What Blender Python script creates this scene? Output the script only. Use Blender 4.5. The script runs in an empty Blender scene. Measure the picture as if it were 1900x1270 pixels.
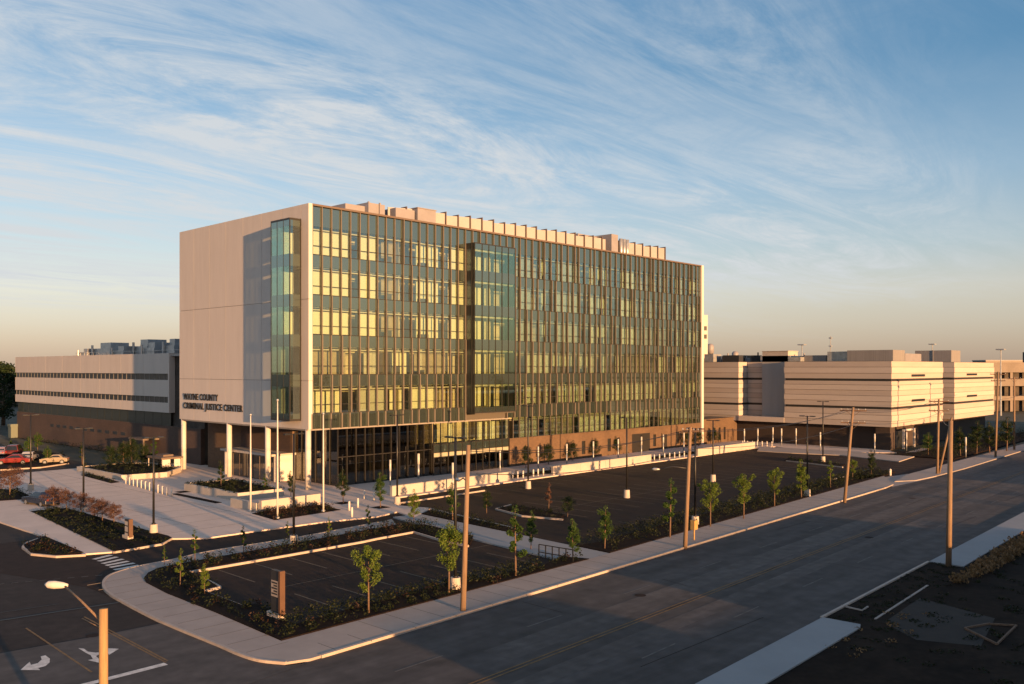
import bpy, bmesh, math, random
from mathutils import Vector, Matrix
random.seed(7)
R = math.radians
C = bpy.context
sc = C.scene
col = sc.collection

# ------------------------------------------------------------------ camera calibration (metres, building corner = origin)
FX, CX, HY, HC = 1645.0, 950.0, 685.0, 13.7
TH = R(43.481)
FW = Vector((math.cos(TH), math.sin(TH))); RT = Vector((math.sin(TH), -math.cos(TH)))
CAM = Vector((-56.26, -84.96))
def at(x, y, z=0.0):
    """ground position (at height z) of a point measured in the photograph"""
    d = (HC - z) * FX / (y - HY)
    p = CAM + FW * d + RT * ((x - CX) / FX * d)
    return Vector((p.x, p.y, z))
def depth(p): return (Vector((p[0], p[1])) - CAM).dot(FW)
def height(p, ytop): return HC + (HY - ytop) / FX * depth(p)

# ------------------------------------------------------------------ materials
MATS = {}
def nn(nt, t, **kw):
    n = nt.nodes.new(t)
    for k, v in kw.items(): setattr(n, k, v)
    return n
def mat(name, c, rough=.7, nscale=0, namt=.25, metal=0, spec=.4, bump=0, stretch=(1,1,1), rot=0, nscale2=0, c2=None, coords='Object'):
    m = bpy.data.materials.new(name); m.use_nodes = True
    nt = m.node_tree; b = nt.nodes['Principled BSDF']
    b.inputs['Base Color'].default_value = (*c, 1); b.inputs['Roughness'].default_value = rough
    b.inputs['Metallic'].default_value = metal; b.inputs['Specular IOR Level'].default_value = spec
    if nscale:
        tc = nn(nt, 'ShaderNodeTexCoord'); mp = nn(nt, 'ShaderNodeMapping')
        mp.inputs['Scale'].default_value = stretch; mp.inputs['Rotation'].default_value = (0,0,rot)
        nt.links.new(tc.outputs[coords], mp.inputs[0])
        nz = nn(nt, 'ShaderNodeTexNoise'); nz.inputs['Scale'].default_value = nscale
        nz.inputs['Detail'].default_value = 6; nz.inputs['Roughness'].default_value = .65
        nt.links.new(mp.outputs[0], nz.inputs[0])
        rp = nn(nt, 'ShaderNodeValToRGB')
        lo = tuple(v*(1-namt) for v in c); hi = c2 if c2 else tuple(min(1, v*(1+namt)) for v in c)
        rp.color_ramp.elements[0].position = .32; rp.color_ramp.elements[0].color = (*lo,1)
        rp.color_ramp.elements[1].position = .68; rp.color_ramp.elements[1].color = (*hi,1)
        nt.links.new(nz.outputs[0], rp.inputs[0])
        out = rp.outputs[0]
        if nscale2:
            n2 = nn(nt, 'ShaderNodeTexNoise'); n2.inputs['Scale'].default_value = nscale2; n2.inputs['Detail'].default_value = 5
            nt.links.new(tc.outputs[coords], n2.inputs[0])
            mr = nn(nt, 'ShaderNodeMapRange'); mr.inputs[1].default_value=.3; mr.inputs[2].default_value=.7; mr.inputs[3].default_value=.72; mr.inputs[4].default_value=1.25
            nt.links.new(n2.outputs[0], mr.inputs[0])
            mx = nn(nt, 'ShaderNodeMix', data_type='RGBA', blend_type='MULTIPLY'); mx.inputs[0].default_value = 1
            nt.links.new(out, mx.inputs[6]); nt.links.new(mr.outputs[0], mx.inputs[7]); out = mx.outputs[2]
        nt.links.new(out, b.inputs['Base Color'])
        if bump:
            bp = nn(nt, 'ShaderNodeBump'); bp.inputs['Strength'].default_value = bump; bp.inputs['Distance'].default_value = .05
            nt.links.new(nz.outputs[0], bp.inputs['Height']); nt.links.new(bp.outputs[0], b.inputs['Normal'])
    MATS[name] = m
    return m
def glass(name, tint, refl=.16, rough=.0, gcol=(.9,1,.98), ior=1.5):
    """thin tinted architectural glass: transmits tinted light straight through, mirrors more at glancing angles"""
    m = bpy.data.materials.new(name); m.use_nodes = True; nt = m.node_tree
    nt.nodes.remove(nt.nodes['Principled BSDF']); out = nt.nodes['Material Output']
    t = nn(nt, 'ShaderNodeBsdfTransparent'); t.inputs[0].default_value = (*tint,1)
    g = nn(nt, 'ShaderNodeBsdfGlossy'); g.inputs['Roughness'].default_value = rough; g.inputs[0].default_value = (*gcol,1)
    lw = nn(nt, 'ShaderNodeLayerWeight'); lw.inputs[0].default_value = .28
    mr = nn(nt, 'ShaderNodeMapRange'); mr.inputs[3].default_value = refl; mr.inputs[4].default_value = min(1, refl+.6)
    nt.links.new(lw.outputs['Fresnel'], mr.inputs[0])
    mx = nn(nt, 'ShaderNodeMixShader')
    nt.links.new(mr.outputs[0], mx.inputs[0]); nt.links.new(t.outputs[0], mx.inputs[1]); nt.links.new(g.outputs[0], mx.inputs[2])
    nt.links.new(mx.outputs[0], out.inputs[0]); MATS[name] = m
    return m
def coated(name, c, refl=.2, gcol=(1,1,1)):
    """opaque spandrel glass: coloured back coat behind a mirror-smooth face"""
    m = mat(name, c, .5); nt = m.node_tree; b = nt.nodes['Principled BSDF']; out = nt.nodes['Material Output']
    g = nn(nt, 'ShaderNodeBsdfGlossy'); g.inputs['Roughness'].default_value = .02; g.inputs[0].default_value = (*gcol,1)
    lw = nn(nt, 'ShaderNodeLayerWeight'); lw.inputs[0].default_value = .28
    mr = nn(nt, 'ShaderNodeMapRange'); mr.inputs[3].default_value = refl; mr.inputs[4].default_value = refl+.55
    nt.links.new(lw.outputs['Fresnel'], mr.inputs[0])
    mx = nn(nt, 'ShaderNodeMixShader')
    nt.links.new(mr.outputs[0], mx.inputs[0]); nt.links.new(b.outputs[0], mx.inputs[1]); nt.links.new(g.outputs[0], mx.inputs[2])
    nt.links.new(mx.outputs[0], out.inputs[0])
    return m
def brick(name, c1, c2, mortar, scale=1.0, axis='x'):
    m = bpy.data.materials.new(name); m.use_nodes = True; nt = m.node_tree; b = nt.nodes['Principled BSDF']
    tc = nn(nt,'ShaderNodeTexCoord'); sp = nn(nt,'ShaderNodeSeparateXYZ'); cb = nn(nt,'ShaderNodeCombineXYZ')
    ad = nn(nt,'ShaderNodeMath', operation='ADD')
    nt.links.new(tc.outputs['Object'], sp.inputs[0])
    nt.links.new(sp.outputs[0], ad.inputs[0]); nt.links.new(sp.outputs[1], ad.inputs[1])
    nt.links.new(ad.outputs[0], cb.inputs[0]); nt.links.new(sp.outputs[2], cb.inputs[1])
    bt = nn(nt,'ShaderNodeTexBrick'); bt.inputs['Scale'].default_value = scale
    bt.inputs['Brick Width'].default_value = .4; bt.inputs['Row Height'].default_value = .2; bt.inputs['Mortar Size'].default_value = .012
    bt.inputs['Color1'].default_value=(*c1,1); bt.inputs['Color2'].default_value=(*c2,1); bt.inputs['Mortar'].default_value=(*mortar,1)
    nt.links.new(cb.outputs[0], bt.inputs[0])
    nz = nn(nt,'ShaderNodeTexNoise'); nz.inputs['Scale'].default_value=.35; nz.inputs['Detail'].default_value=5
    nt.links.new(tc.outputs['Object'], nz.inputs[0])
    mr = nn(nt,'ShaderNodeMapRange'); mr.inputs[1].default_value=.3; mr.inputs[2].default_value=.7; mr.inputs[3].default_value=.8; mr.inputs[4].default_value=1.15
    nt.links.new(nz.outputs[0], mr.inputs[0])
    mx = nn(nt,'ShaderNodeMix', data_type='RGBA', blend_type='MULTIPLY'); mx.inputs[0].default_value=1
    nt.links.new(bt.outputs[0], mx.inputs[6]); nt.links.new(mr.outputs[0], mx.inputs[7])
    nt.links.new(mx.outputs[2], b.inputs['Base Color']); b.inputs['Roughness'].default_value=.85
    MATS[name] = m; return m
def leafmat(name, c, c2, trans=.35):
    m = bpy.data.materials.new(name); m.use_nodes = True; nt = m.node_tree; b = nt.nodes['Principled BSDF']; out = nt.nodes['Material Output']
    gi = nn(nt,'ShaderNodeNewGeometry'); rp = nn(nt,'ShaderNodeValToRGB')
    rp.color_ramp.elements[0].color=(*c,1); rp.color_ramp.elements[1].color=(*c2,1)
    nt.links.new(gi.outputs['Random Per Island'], rp.inputs[0]); nt.links.new(rp.outputs[0], b.inputs['Base Color'])
    b.inputs['Roughness'].default_value=.6; b.inputs['Specular IOR Level'].default_value=.25
    tr = nn(nt,'ShaderNodeBsdfTranslucent'); nt.links.new(rp.outputs[0], tr.inputs[0])
    mx = nn(nt,'ShaderNodeMixShader'); mx.inputs[0].default_value=trans
    nt.links.new(b.outputs[0], mx.inputs[1]); nt.links.new(tr.outputs[0], mx.inputs[2]); nt.links.new(mx.outputs[0], out.inputs[0])
    MATS[name]=m; return m

M_precast = mat('precast', (.52,.465,.425), .75, .45, .055, stretch=(1.6,1.6,.22))
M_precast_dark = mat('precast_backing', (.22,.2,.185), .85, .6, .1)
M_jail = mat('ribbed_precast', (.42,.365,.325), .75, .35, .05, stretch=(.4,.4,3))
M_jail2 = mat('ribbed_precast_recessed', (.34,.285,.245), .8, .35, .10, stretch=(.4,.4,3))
M_shadebrick = brick('shaded_base_brick', (.045,.028,.021), (.035,.023,.018), (.04,.03,.025))  # base brick darkened, the shade it stands in is put into its colour
M_jailb = mat('ribbed_precast_shade_course', (.375,.322,.284), .8, .35, .06, stretch=(.4,.4,3))  # alternate courses toned darker, rib shadow put into the colour
M_seam = mat('seamed_grey_cladding', (.20,.19,.19), .5, 2.5, .18, stretch=(3,3,.05))
M_greymetal = mat('grey_metal_panel', (.27,.265,.265), .5, .5, .08, stretch=(1,1,.1))
M_darkband = mat('dark_reveal', (.02,.018,.017), .6)
M_fin = mat('bronze_fin', (.115,.098,.08), .5, .8, .12, spec=.4)
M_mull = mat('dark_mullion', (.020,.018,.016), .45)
M_frame = mat('bronze_frame', (.115,.085,.068), .5)
M_spandrel = coated('spandrel_glass', (.016,.024,.018), .24, (.70,.90,.84))
M_glass = glass('vision_glass', (.885,.935,.835), .15, 0, (.80,.92,.95))
M_baygl = glass('bay_glass', (.87,.925,.80), .15, 0, (.72,.88,.84))
M_lobbygl = glass('lobby_glass', (.38,.38,.33), .10, 0, (.9,.9,.9))
M_darkgl = coated('dark_glass', (.012,.013,.013), .07)
M_blind = mat('cream_blind', (.76,.73,.60), .8, 2, .05, stretch=(6,1,.2))
M_blindtan = mat('tan_partition', (.36,.29,.22), .85, 1.5, .15)
M_blindgrey = mat('grey_blind', (.50,.48,.46), .85, 2, .06, stretch=(6,1,.2))
M_intwall = mat('interior_wall', (.56,.47,.36), .9, .6, .30, stretch=(1,1,.4))
M_intdark = mat('interior_dark', (.055,.045,.038), .9, .5, .4)
M_ceil = mat('ceiling_white', (.6,.57,.5), .9)
M_floor = mat('interior_floor', (.08,.07,.06), .8)
M_white = mat('white_plaster', (.52,.48,.44), .6, 1.2, .06)
M_col = mat('column_plaster', (.50,.46,.42), .6, .8, .05)
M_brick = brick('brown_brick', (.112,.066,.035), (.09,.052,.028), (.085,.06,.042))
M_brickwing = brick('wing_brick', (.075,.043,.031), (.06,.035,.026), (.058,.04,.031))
M_roof = mat('roof_membrane', (.3,.29,.28), .9, .5, .1)
M_screen = mat('roof_screen_metal', (.215,.205,.22), .5, .6, .08, spec=.4)
M_galv = mat('galvanised_metal', (.36,.37,.38), .4, 1.2, .2, metal=.5)
M_darkmetal = mat('dark_metal', (.03,.03,.032), .4)
M_blackmetal = mat('black_paint', (.012,.012,.013), .4)
M_letter = mat('letter_bronze', (.02,.016,.013), .5)
M_conc = mat('concrete_paving', (.30,.255,.23), .85, .5, .09, nscale2=0, bump=.02)
M_plaza = mat('plaza_paving', (.54,.435,.375), .82, .4, .08, bump=.02)
M_conc2 = mat('shade_blue_concrete', (.235,.24,.25), .85, .4, .06)  # blue of the shaded walks put into the concrete colour
M_kerb = mat('kerb_concrete', (.36,.30,.26), .8, 1.5, .12)
M_wallconc = mat('smooth_concrete', (.39,.345,.305), .75, .8, .07)
M_asph = mat('new_asphalt', (.021,.0125,.0105), .9, .45, .22, nscale2=1.3, bump=.04, spec=.2)
M_road = mat('worn_asphalt', (.058,.051,.049), .82, .16, .34, stretch=(.25,3.2,1), rot=-.04, nscale2=.9, bump=.03, spec=.3)
M_patch = mat('pale_worn_lane', (.078,.068,.064), .82, .22, .3, stretch=(.3,2.6,1), rot=-.04, nscale2=1.1, spec=.3)
M_street = mat('street_asphalt', (.025,.019,.0175), .88, .2, .28, stretch=(2.0,.5,1), nscale2=1.4, bump=.03, spec=.25)
M_apron = mat('patched_asphalt', (.06,.053,.051), .85, .25, .2, stretch=(1,2,1), nscale2=1.2)
M_line = mat('white_road_paint', (.55,.52,.49), .8, 3, .25)
M_faded = mat('faded_road_paint', (.10,.09,.083), .85, 2, .35)
M_yellow = mat('yellow_road_paint', (.16,.092,.035), .8, 2.5, .4)
M_stallpaint = mat('stall_paint', (.11,.085,.06), .85, 3, .35)
M_mulch = mat('mulch', (.012,.0075,.006), .95, 4, .5, bump=.4, spec=.1)
M_dirt = mat('vacant_ground', (.016,.0105,.0075), .95, .35, .5, nscale2=2.5, bump=.3, spec=.1)
M_far = mat('far_ground', (.05,.05,.035), .95, .03, .4, nscale2=.2)
M_bark = mat('bark', (.12,.075,.05), .9, 6, .3)
M_wood = mat('weathered_pole_wood', (.19,.125,.08), .85, 2.2, .25, stretch=(6,6,.5))
M_newwood = mat('fresh_pole_wood', (.30,.185,.085), .8, 2.2, .22, stretch=(6,6,.5))
M_leaf = [leafmat('leaf_midgreen', (.022,.052,.010), (.062,.115,.020)),
          leafmat('leaf_yellowgreen', (.042,.080,.011), (.145,.200,.028)),
          leafmat('leaf_darkgreen', (.009,.021,.008), (.030,.052,.014)),
          leafmat('leaf_rust', (.065,.034,.026), (.16,.085,.062)),
          leafmat('leaf_shrub', (.006,.010,.004), (.019,.027,.008)),
          leafmat('leaf_redshrub', (.017,.009,.006), (.05,.025,.015)),
          leafmat('leaf_drygrass', (.12,.075,.035), (.24,.145,.07))]
M_lampw = mat('lamp_lens', (.46,.44,.40), .4)
M_yellowbox = mat('yellow_box_paint', (.34,.21,.07), .6, 3, .15)
M_tyre = mat('tyre_rubber', (.015,.015,.015), .8)
M_rim = mat('wheel_rim', (.35,.35,.36), .35, metal=.7)
M_carglass = mat('car_glass', (.012,.014,.016), .08, spec=.7)
M_green = mat('cabinet_green', (.10,.12,.10), .6)

# ------------------------------------------------------------------ mesh building
class MB:
    def __init__(s): s.v=[]; s.f=[]; s.m=[]
    def add(s, vs, fs, mi=0):
        o=len(s.v); s.v+= [tuple(v) for v in vs]; s.f+=[tuple(i+o for i in f) for f in fs]; s.m+=[mi]*len(fs); return s
    def box(s, x0,x1,y0,y1,z0,z1, mi=0):
        vs=[(x0,y0,z0),(x1,y0,z0),(x1,y1,z0),(x0,y1,z0),(x0,y0,z1),(x1,y0,z1),(x1,y1,z1),(x0,y1,z1)]
        return s.add(vs,[(3,2,1,0),(4,5,6,7),(0,1,5,4),(1,2,6,5),(2,3,7,6),(3,0,4,7)],mi)
    def prism(s, poly, z0, z1, mi=0):
        p=[(q[0],q[1]) for q in poly]
        a=sum(p[i][0]*p[(i+1)%len(p)][1]-p[(i+1)%len(p)][0]*p[i][1] for i in range(len(p)))
        if a<0: p=p[::-1]
        n=len(p); vs=[(x,y,z0) for x,y in p]+[(x,y,z1) for x,y in p]
        fs=[tuple(range(n,2*n)), tuple(range(n-1,-1,-1))]+[(i,(i+1)%n,n+(i+1)%n,n+i) for i in range(n)]
        return s.add(vs,fs,mi)
    def sheet(s, poly, z, mi=0):
        p=[(q[0],q[1]) for q in poly]
        a=sum(p[i][0]*p[(i+1)%len(p)][1]-p[(i+1)%len(p)][0]*p[i][1] for i in range(len(p)))
        if a<0: p=p[::-1]
        return s.add([(x,y,z) for x,y in p],[tuple(range(len(p)))],mi)
    def tube(s, pts, rads, n=8, mi=0, cap=True):
        pts=[Vector(p) for p in pts]
        if not isinstance(rads,(list,tuple)): rads=[rads]*len(pts)
        vs=[]; 
        for i,p in enumerate(pts):
            t=(pts[min(i+1,len(pts)-1)]-pts[max(i-1,0)]).normalized()
            a=t.orthogonal().normalized() if abs(t.z)<.95 else Vector((1,0,0))
            a=(a-t*a.dot(t)).normalized(); b=t.cross(a)
            for k in range(n):
                an=2*math.pi*k/n; vs.append(p+(a*math.cos(an)+b*math.sin(an))*rads[i])
        fs=[]
        for i in range(len(pts)-1):
            for k in range(n):
                fs.append((i*n+k,i*n+(k+1)%n,(i+1)*n+(k+1)%n,(i+1)*n+k))
        if cap: fs+=[tuple(range(n-1,-1,-1)), tuple(range((len(pts)-1)*n,len(pts)*n))]
        return s.add(vs,fs,mi)
    def bar(s, a, b, w, h, mi=0):
        a=Vector(a); b=Vector(b); t=(b-a).normalized(); u=Vector((0,0,1)) if abs(t.z)<.9 else Vector((1,0,0))
        r=t.cross(u).normalized(); u=r.cross(t)
        vs=[p+r*(sx*w/2)+u*(sy*h/2) for p in (a,b) for sx,sy in ((-1,-1),(1,-1),(1,1),(-1,1))]
        return s.add(vs,[(0,1,2,3),(7,6,5,4),(0,4,5,1),(1,5,6,2),(2,6,7,3),(3,7,4,0)],mi)
    def ribbon(s, line, w, z0, z1, mi=0, closed=False):
        """a kerb: wall of width w following a polyline (to its left side)"""
        p=[Vector((q[0],q[1])) for q in line]; n=len(p); off=[]
        for i in range(n):
            if closed: d=(p[(i+1)%n]-p[i-1])
            else: d=p[min(i+1,n-1)]-p[max(i-1,0)]
            d.normalize(); off.append(p[i]+Vector((-d.y,d.x))*w)
        for i in range(n if closed else n-1):
            j=(i+1)%n
            s.prism([p[i],p[j],off[j],off[i]],z0,z1,mi)
        return s
    def obj(s, name, mats, parent=None, smooth=False, loc=None):
        me=bpy.data.meshes.new(name); me.from_pydata(s.v,[],s.f)
        if not isinstance(mats,(list,tuple)): mats=[mats]
        for m in mats: me.materials.append(m)
        me.polygons.foreach_set('material_index', s.m)
        if smooth: me.polygons.foreach_set('use_smooth',[True]*len(s.f))
        me.update(); bm=bmesh.new(); bm.from_mesh(me); bmesh.ops.recalc_face_normals(bm,faces=bm.faces) if len(s.f)<4000 else None; bm.to_mesh(me); bm.free()
        o=bpy.data.objects.new(name,me); col.objects.link(o)
        if parent: o.parent=parent
        if loc: o.location=loc
        return o
def tag(o, label=None, cat=None, group=None, kind=None):
    if label: o['label']=label
    if cat: o['category']=cat
    if group: o['group']=group
    if kind: o['kind']=kind
    return o
def thing(name, label, cat, loc=(0,0,0), rz=0, group=None):
    o=bpy.data.objects.new(name,None); col.objects.link(o); o.location=loc; o.rotation_euler=(0,0,rz)
    return tag(o,label,cat,group)
def struct(o): o['kind']='structure'; return o
def dup(root, loc, rz=0, scale=None, label=None):
    r=root.copy(); col.objects.link(r); r.location=loc; r.rotation_euler=(0,0,rz)
    if scale: r.scale=scale
    if label: r['label']=label
    for ch in root.children:
        c=ch.copy(); col.objects.link(c); c.parent=r
        for g in ch.children:
            d=g.copy(); col.objects.link(d); d.parent=c
    return r
def P(*pts): return [at(*p) for p in pts]
def curve(pts,n=4):
    """smooth line through the points"""
    out=[]; L=len(pts)
    for i in range(L-1):
        a,b,c,d=pts[max(i-1,0)],pts[i],pts[i+1],pts[min(i+2,L-1)]
        for k in range(n):
            t=k/n; out.append(.5*((2*b)+(c-a)*t+(2*a-5*b+4*c-d)*t*t+(3*b-a-3*c+d)*t**3))
    return out+[pts[-1]]

# ------------------------------------------------------------------ sky, sun, camera
SUN_EL=4.3; SUN_AZ=Vector((-.165,-.986)).normalized()        # direction towards the sun
w=bpy.data.worlds.new('World'); sc.world=w; w.use_nodes=True; nt=w.node_tree; bg=nt.nodes['Background']
sky=nn(nt,'ShaderNodeTexSky'); sky.sky_type='NISHITA'; sky.sun_disc=False
sky.sun_elevation=R(SUN_EL); sky.sun_rotation=math.atan2(SUN_AZ.x,SUN_AZ.y); sky.ozone_density=2.0; sky.dust_density=1.2
tc=nn(nt,'ShaderNodeTexCoord'); sp=nn(nt,'ShaderNodeSeparateXYZ'); nt.links.new(tc.outputs['Generated'],sp.inputs[0])
def math_(op,a,b=None,clamp=False):
    n=nn(nt,'ShaderNodeMath',operation=op); n.use_clamp=clamp
    for i,v in enumerate((a,b)):
        if v is None: continue
        if isinstance(v,(int,float)): n.inputs[i].default_value=v
        else: nt.links.new(v,n.inputs[i])
    return n.outputs[0]
def mixc(f,a,b,mode='MIX'):
    n=nn(nt,'ShaderNodeMix',data_type='RGBA',blend_type=mode)
    for i,v in ((0,f),(6,a),(7,b)):
        if isinstance(v,(int,float)): n.inputs[i].default_value=v
        elif isinstance(v,tuple): n.inputs[i].default_value=(*v,1)
        else: nt.links.new(v,n.inputs[i])
    return n.outputs[2]
# clear-air gradient by elevation (dust-warm horizon to blue), added to the physical sky
rp=nn(nt,'ShaderNodeValToRGB'); e=rp.color_ramp.elements
GR=[(.0,(.64,.475,.38)),(.05,(.765,.655,.60)),(.085,(.82,.74,.70)),(.13,(.58,.67,.76)),(.2,(.37,.54,.74)),(.316,(.075,.27,.52)),(.6,(.05,.19,.42)),(1,(.05,.17,.36))]
e[0].position=GR[0][0]; e[0].color=(*GR[0][1],1); e[1].position=1; e[1].color=(*GR[-1][1],1)
for p_,c_ in GR[1:-1]:
    q=e.new(p_); q.color=(*c_,1)
nt.links.new(sp.outputs[2],rp.inputs[0])
GRAD_GAIN=1.74
dl=nn(nt,'ShaderNodeVectorMath',operation='DOT_PRODUCT'); dl.inputs[1].default_value=(-RT.x,-RT.y,0); nt.links.new(tc.outputs['Generated'],dl.inputs[0])
gain=math_('MULTIPLY',math_('ADD',math_('MULTIPLY',dl.outputs['Value'],.24),1.0),GRAD_GAIN)
gc=nn(nt,'ShaderNodeCombineXYZ'); [nt.links.new(gain,gc.inputs[i]) for i in range(3)]
grad=mixc(1.0, rp.outputs[0], gc.outputs[0],'MULTIPLY')
nish=mixc(1.0, sky.outputs[0], (.3,.3,.3),'MULTIPLY')
base=mixc(1.0, nish, grad,'ADD')
# cirrus on a plane high above
zz=math_('ADD', math_('MAXIMUM',sp.outputs[2],0.0), .06)
px=math_('DIVIDE',sp.outputs[0],zz); py=math_('DIVIDE',sp.outputs[1],zz)
cb=nn(nt,'ShaderNodeCombineXYZ'); nt.links.new(px,cb.inputs[0]); nt.links.new(py,cb.inputs[1])
def cnoise(scale,stretch,rot,loc,detail=9,rough=.6,dist=0.):
    mp=nn(nt,'ShaderNodeMapping'); mp.inputs['Scale'].default_value=stretch; mp.inputs['Rotation'].default_value=(0,0,rot); mp.inputs['Location'].default_value=loc
    nt.links.new(cb.outputs[0],mp.inputs[0])
    n=nn(nt,'ShaderNodeTexNoise'); n.inputs['Scale'].default_value=scale; n.inputs['Detail'].default_value=detail; n.inputs['Roughness'].default_value=rough; n.inputs['Distortion'].default_value=dist
    nt.links.new(mp.outputs[0],n.inputs[0]); return n.outputs[0]
def rng(v,a,b,c=0.,d=1.):
    n=nn(nt,'ShaderNodeMapRange'); n.interpolation_type='SMOOTHSTEP'
    for i,k in ((1,a),(2,b),(3,c),(4,d)): n.inputs[i].default_value=k
    nt.links.new(v,n.inputs[0]); return n.outputs[0]
CLOUD_ROT=R(-6)
big=cnoise(.34,(.55,1.0,1),CLOUD_ROT,(3.7,2.1,0),3,.5,.4)
fine=cnoise(.95,(.50,1.55,1),CLOUD_ROT,(.3,.9,0),12,.70,2.2)
fine2=cnoise(2.0,(.8,1.2,1),CLOUD_ROT-.6,(5.3,2.2,0),10,.74,1.8)
cl=math_('MULTIPLY', rng(big,.36,.57), rng(fine,.34,.67))
cl=math_('MULTIPLY', cl, rng(fine2,.22,.70,.35,1.0))
cl=math_('ADD', cl, math_('MULTIPLY',rng(dl.outputs['Value'],-.4,.55,.04,.42),rng(fine,.2,.62,.25,1.0)))
cl=math_('MULTIPLY', cl, rng(sp.outputs[2],.02,.12))
cl=math_('MULTIPLY', cl, rng(dl.outputs['Value'],-.55,-.30,.12,1.0))
cl=math_('MINIMUM', math_('MULTIPLY', cl, 1.0), .92)
CLC=(1.85,1.93,2.0)
final=mixc(cl, base, CLC)
# a black-free horizon: below it the ground sheet hides the sky
nt.links.new(final,bg.inputs[0]); bg.inputs[1].default_value=.14

sl=bpy.data.lights.new('sun','SUN'); sl.energy=5; sl.angle=R(.5); sl.color=(1,.53,.22)
so=bpy.data.objects.new('sun',sl); col.objects.link(so)
sd=Vector((SUN_AZ.x*math.cos(R(SUN_EL)),SUN_AZ.y*math.cos(R(SUN_EL)),math.sin(R(SUN_EL))))
so.rotation_euler=sd.to_track_quat('Z','Y').to_euler(); so.location=(-60,-300,60)
cd=bpy.data.cameras.new('camera'); co=bpy.data.objects.new('camera',cd); col.objects.link(co); sc.camera=co
cd.sensor_width=36; cd.lens=FX/1900*36; cd.shift_y=50/1900; cd.clip_start=.5; cd.clip_end=6000
co.location=(CAM.x,CAM.y,HC); co.rotation_euler=(math.pi/2,0,TH-math.pi/2)
sc.view_settings.view_transform='Standard'; sc.view_settings.look='None'; sc.view_settings.exposure=1.38; sc.view_settings.gamma=1
sc.cycles.max_bounces=8; sc.cycles.transparent_max_bounces=16; sc.cycles.caustics_reflective=False; sc.cycles.caustics_refractive=False

# ================================================================== GROUND
struct(MB().sheet([(-3000,-3000),(3000,-3000),(3000,3000),(-3000,3000)],-.10).obj('ground',M_far))
def ry1(x): return -48.15+.043*x      # left kerb line of the main road
def ry2(x): return -63.45+.034*x      # right kerb line
RX0,RX1=-160,420
struct(MB().sheet([(RX0,ry2(RX0)-.3),(RX1,ry2(RX1)-.3),(RX1,ry1(RX1)),(RX0,ry1(RX0))],0).obj('main_road',M_road))
struct(MB().sheet([(-34.2,-49.55),(-34.2,-27.5),(-32,-26),(-19,-20),(-5,15),(-5,160),(-90,160),(-90,-52)],-.008).obj('side_street',M_street))
struct(MB().sheet([(-34.2,-49.5),(96,-44.3),(96,-8),(-40,-8),(-34.2,-27.4)],.004).obj('parking_lot',M_asph))
# paler patched pavement where the side street meets the main road
ap=[at(-60,1228),at(0,1213),at(180,1181),at(300,1157),at(400,1199),at(477,1229),at(530,1236),at(571,1231)]
struct(MB().sheet(ap+[Vector((-36.5,-50.2,0)),Vector((-60,-51.5,0)),Vector((-60,-33,0))],.009).obj('street_apron',M_apron))
# vacant lot on the near side of the road
struct(MB().prism([(-40,ry2(-40)-2.4),(-30,ry2(-30)-2.4),(420,ry2(420)-2.4),(420,-400),(-40,-400)],-.3,.06).obj('vacant_lot',M_dirt))
struct(MB().prism([(-9.5,ry2(-9.5)-.16),(9.4,ry2(9.4)-.16),(9.4,ry2(9.4)-2.4),(-9.5,ry2(-9.5)-2.4)],-.2,.05).obj('grass_verge',M_dirt))
# main sidewalk
side=curve(P((210,1067),(193.7,1077),(189.5,1089),(198,1102),(227,1120),(299,1157),(400,1199),(441,1217),(480,1229),(529,1234)))
side+=[Vector((-32.6,ry1(-32.6)+.06,0)),Vector((47,ry1(47),0)),Vector((50.5,ry1(50.5)+.3,0)),at(1640,885),at(1130,1030),at(1095,1040),at(522,1194)]
side+=P((400,1141),(309,1105),(271.6,1085),(267,1077),(275,1067),(295,1058),(322,1051),(416,1034),(543,1011),(700,982),(735,976),(727,966),(700,972),(551,1000),(394,1025),(322,1041),(252,1054.7))
struct(MB().prism(side,-.2,.12).obj('sidewalk',M_conc))
struct(MB().ribbon([Vector((-32,ry1(-32)-.02,0)),Vector((-10,ry1(-10)-.02,0)),Vector((20,ry1(20)-.02,0)),Vector((47,ry1(47)-.02,0))],.2,-.2,.145).obj('kerb',M_kerb))
struct(MB().ribbon(curve(P((700,971.6),(551,999.6),(394,1024.5),(322,1040.5),(252,1054.2),(210,1066.5),(193.4,1076.7),(189.2,1089),(197.7,1102.3),(227,1120.5),(299,1157.5),(400,1199.5),(441,1217.5),(480,1229.5),(529,1234.5))),.16,-.2,.14).obj('kerb',M_kerb))
struct(MB().prism(P((1660,895),(1684,882),(1796,852),(1900,825),(1990,803),(2000,812),(1900,837),(1790,871),(1733,886),(1700,893)),-.2,.12).obj('sidewalk',M_conc))
struct(MB().sheet(P((1640,886),(1684,880),(1733,887),(1655,904)),.012).obj('driveway_apron',M_conc))
# joints of the sidewalk: shallow dark grooves as thin inlays
mj=MB()
for k in range(44):
    x=-31+k*1.85
    y0=ry1(x)+.25; y1=y0+(3.0 if x>-29 else 1.5)
    mj.box(x-.022,x+.022,y0,y1,.1,.1225)
for k in range(12):
    a_=at(212+k*26,1098+k*11.4) if False else Vector((-33.9,-46.5+k*1.75,0)); mj.box(-34.2,-30.9 if k>9 else -31.9,a_.y-.02,a_.y+.02,.1,.1225)
for k in range(13):
    a_=at(340+k*29,1039.5-k*5.3); mj.box(a_.x-.02,a_.x+.02,a_.y-1.6,a_.y-.1,.1,.1225)
struct(mj.obj('sidewalk_joints',mat('joint_shadow',(.11,.095,.085),.9)))
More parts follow.
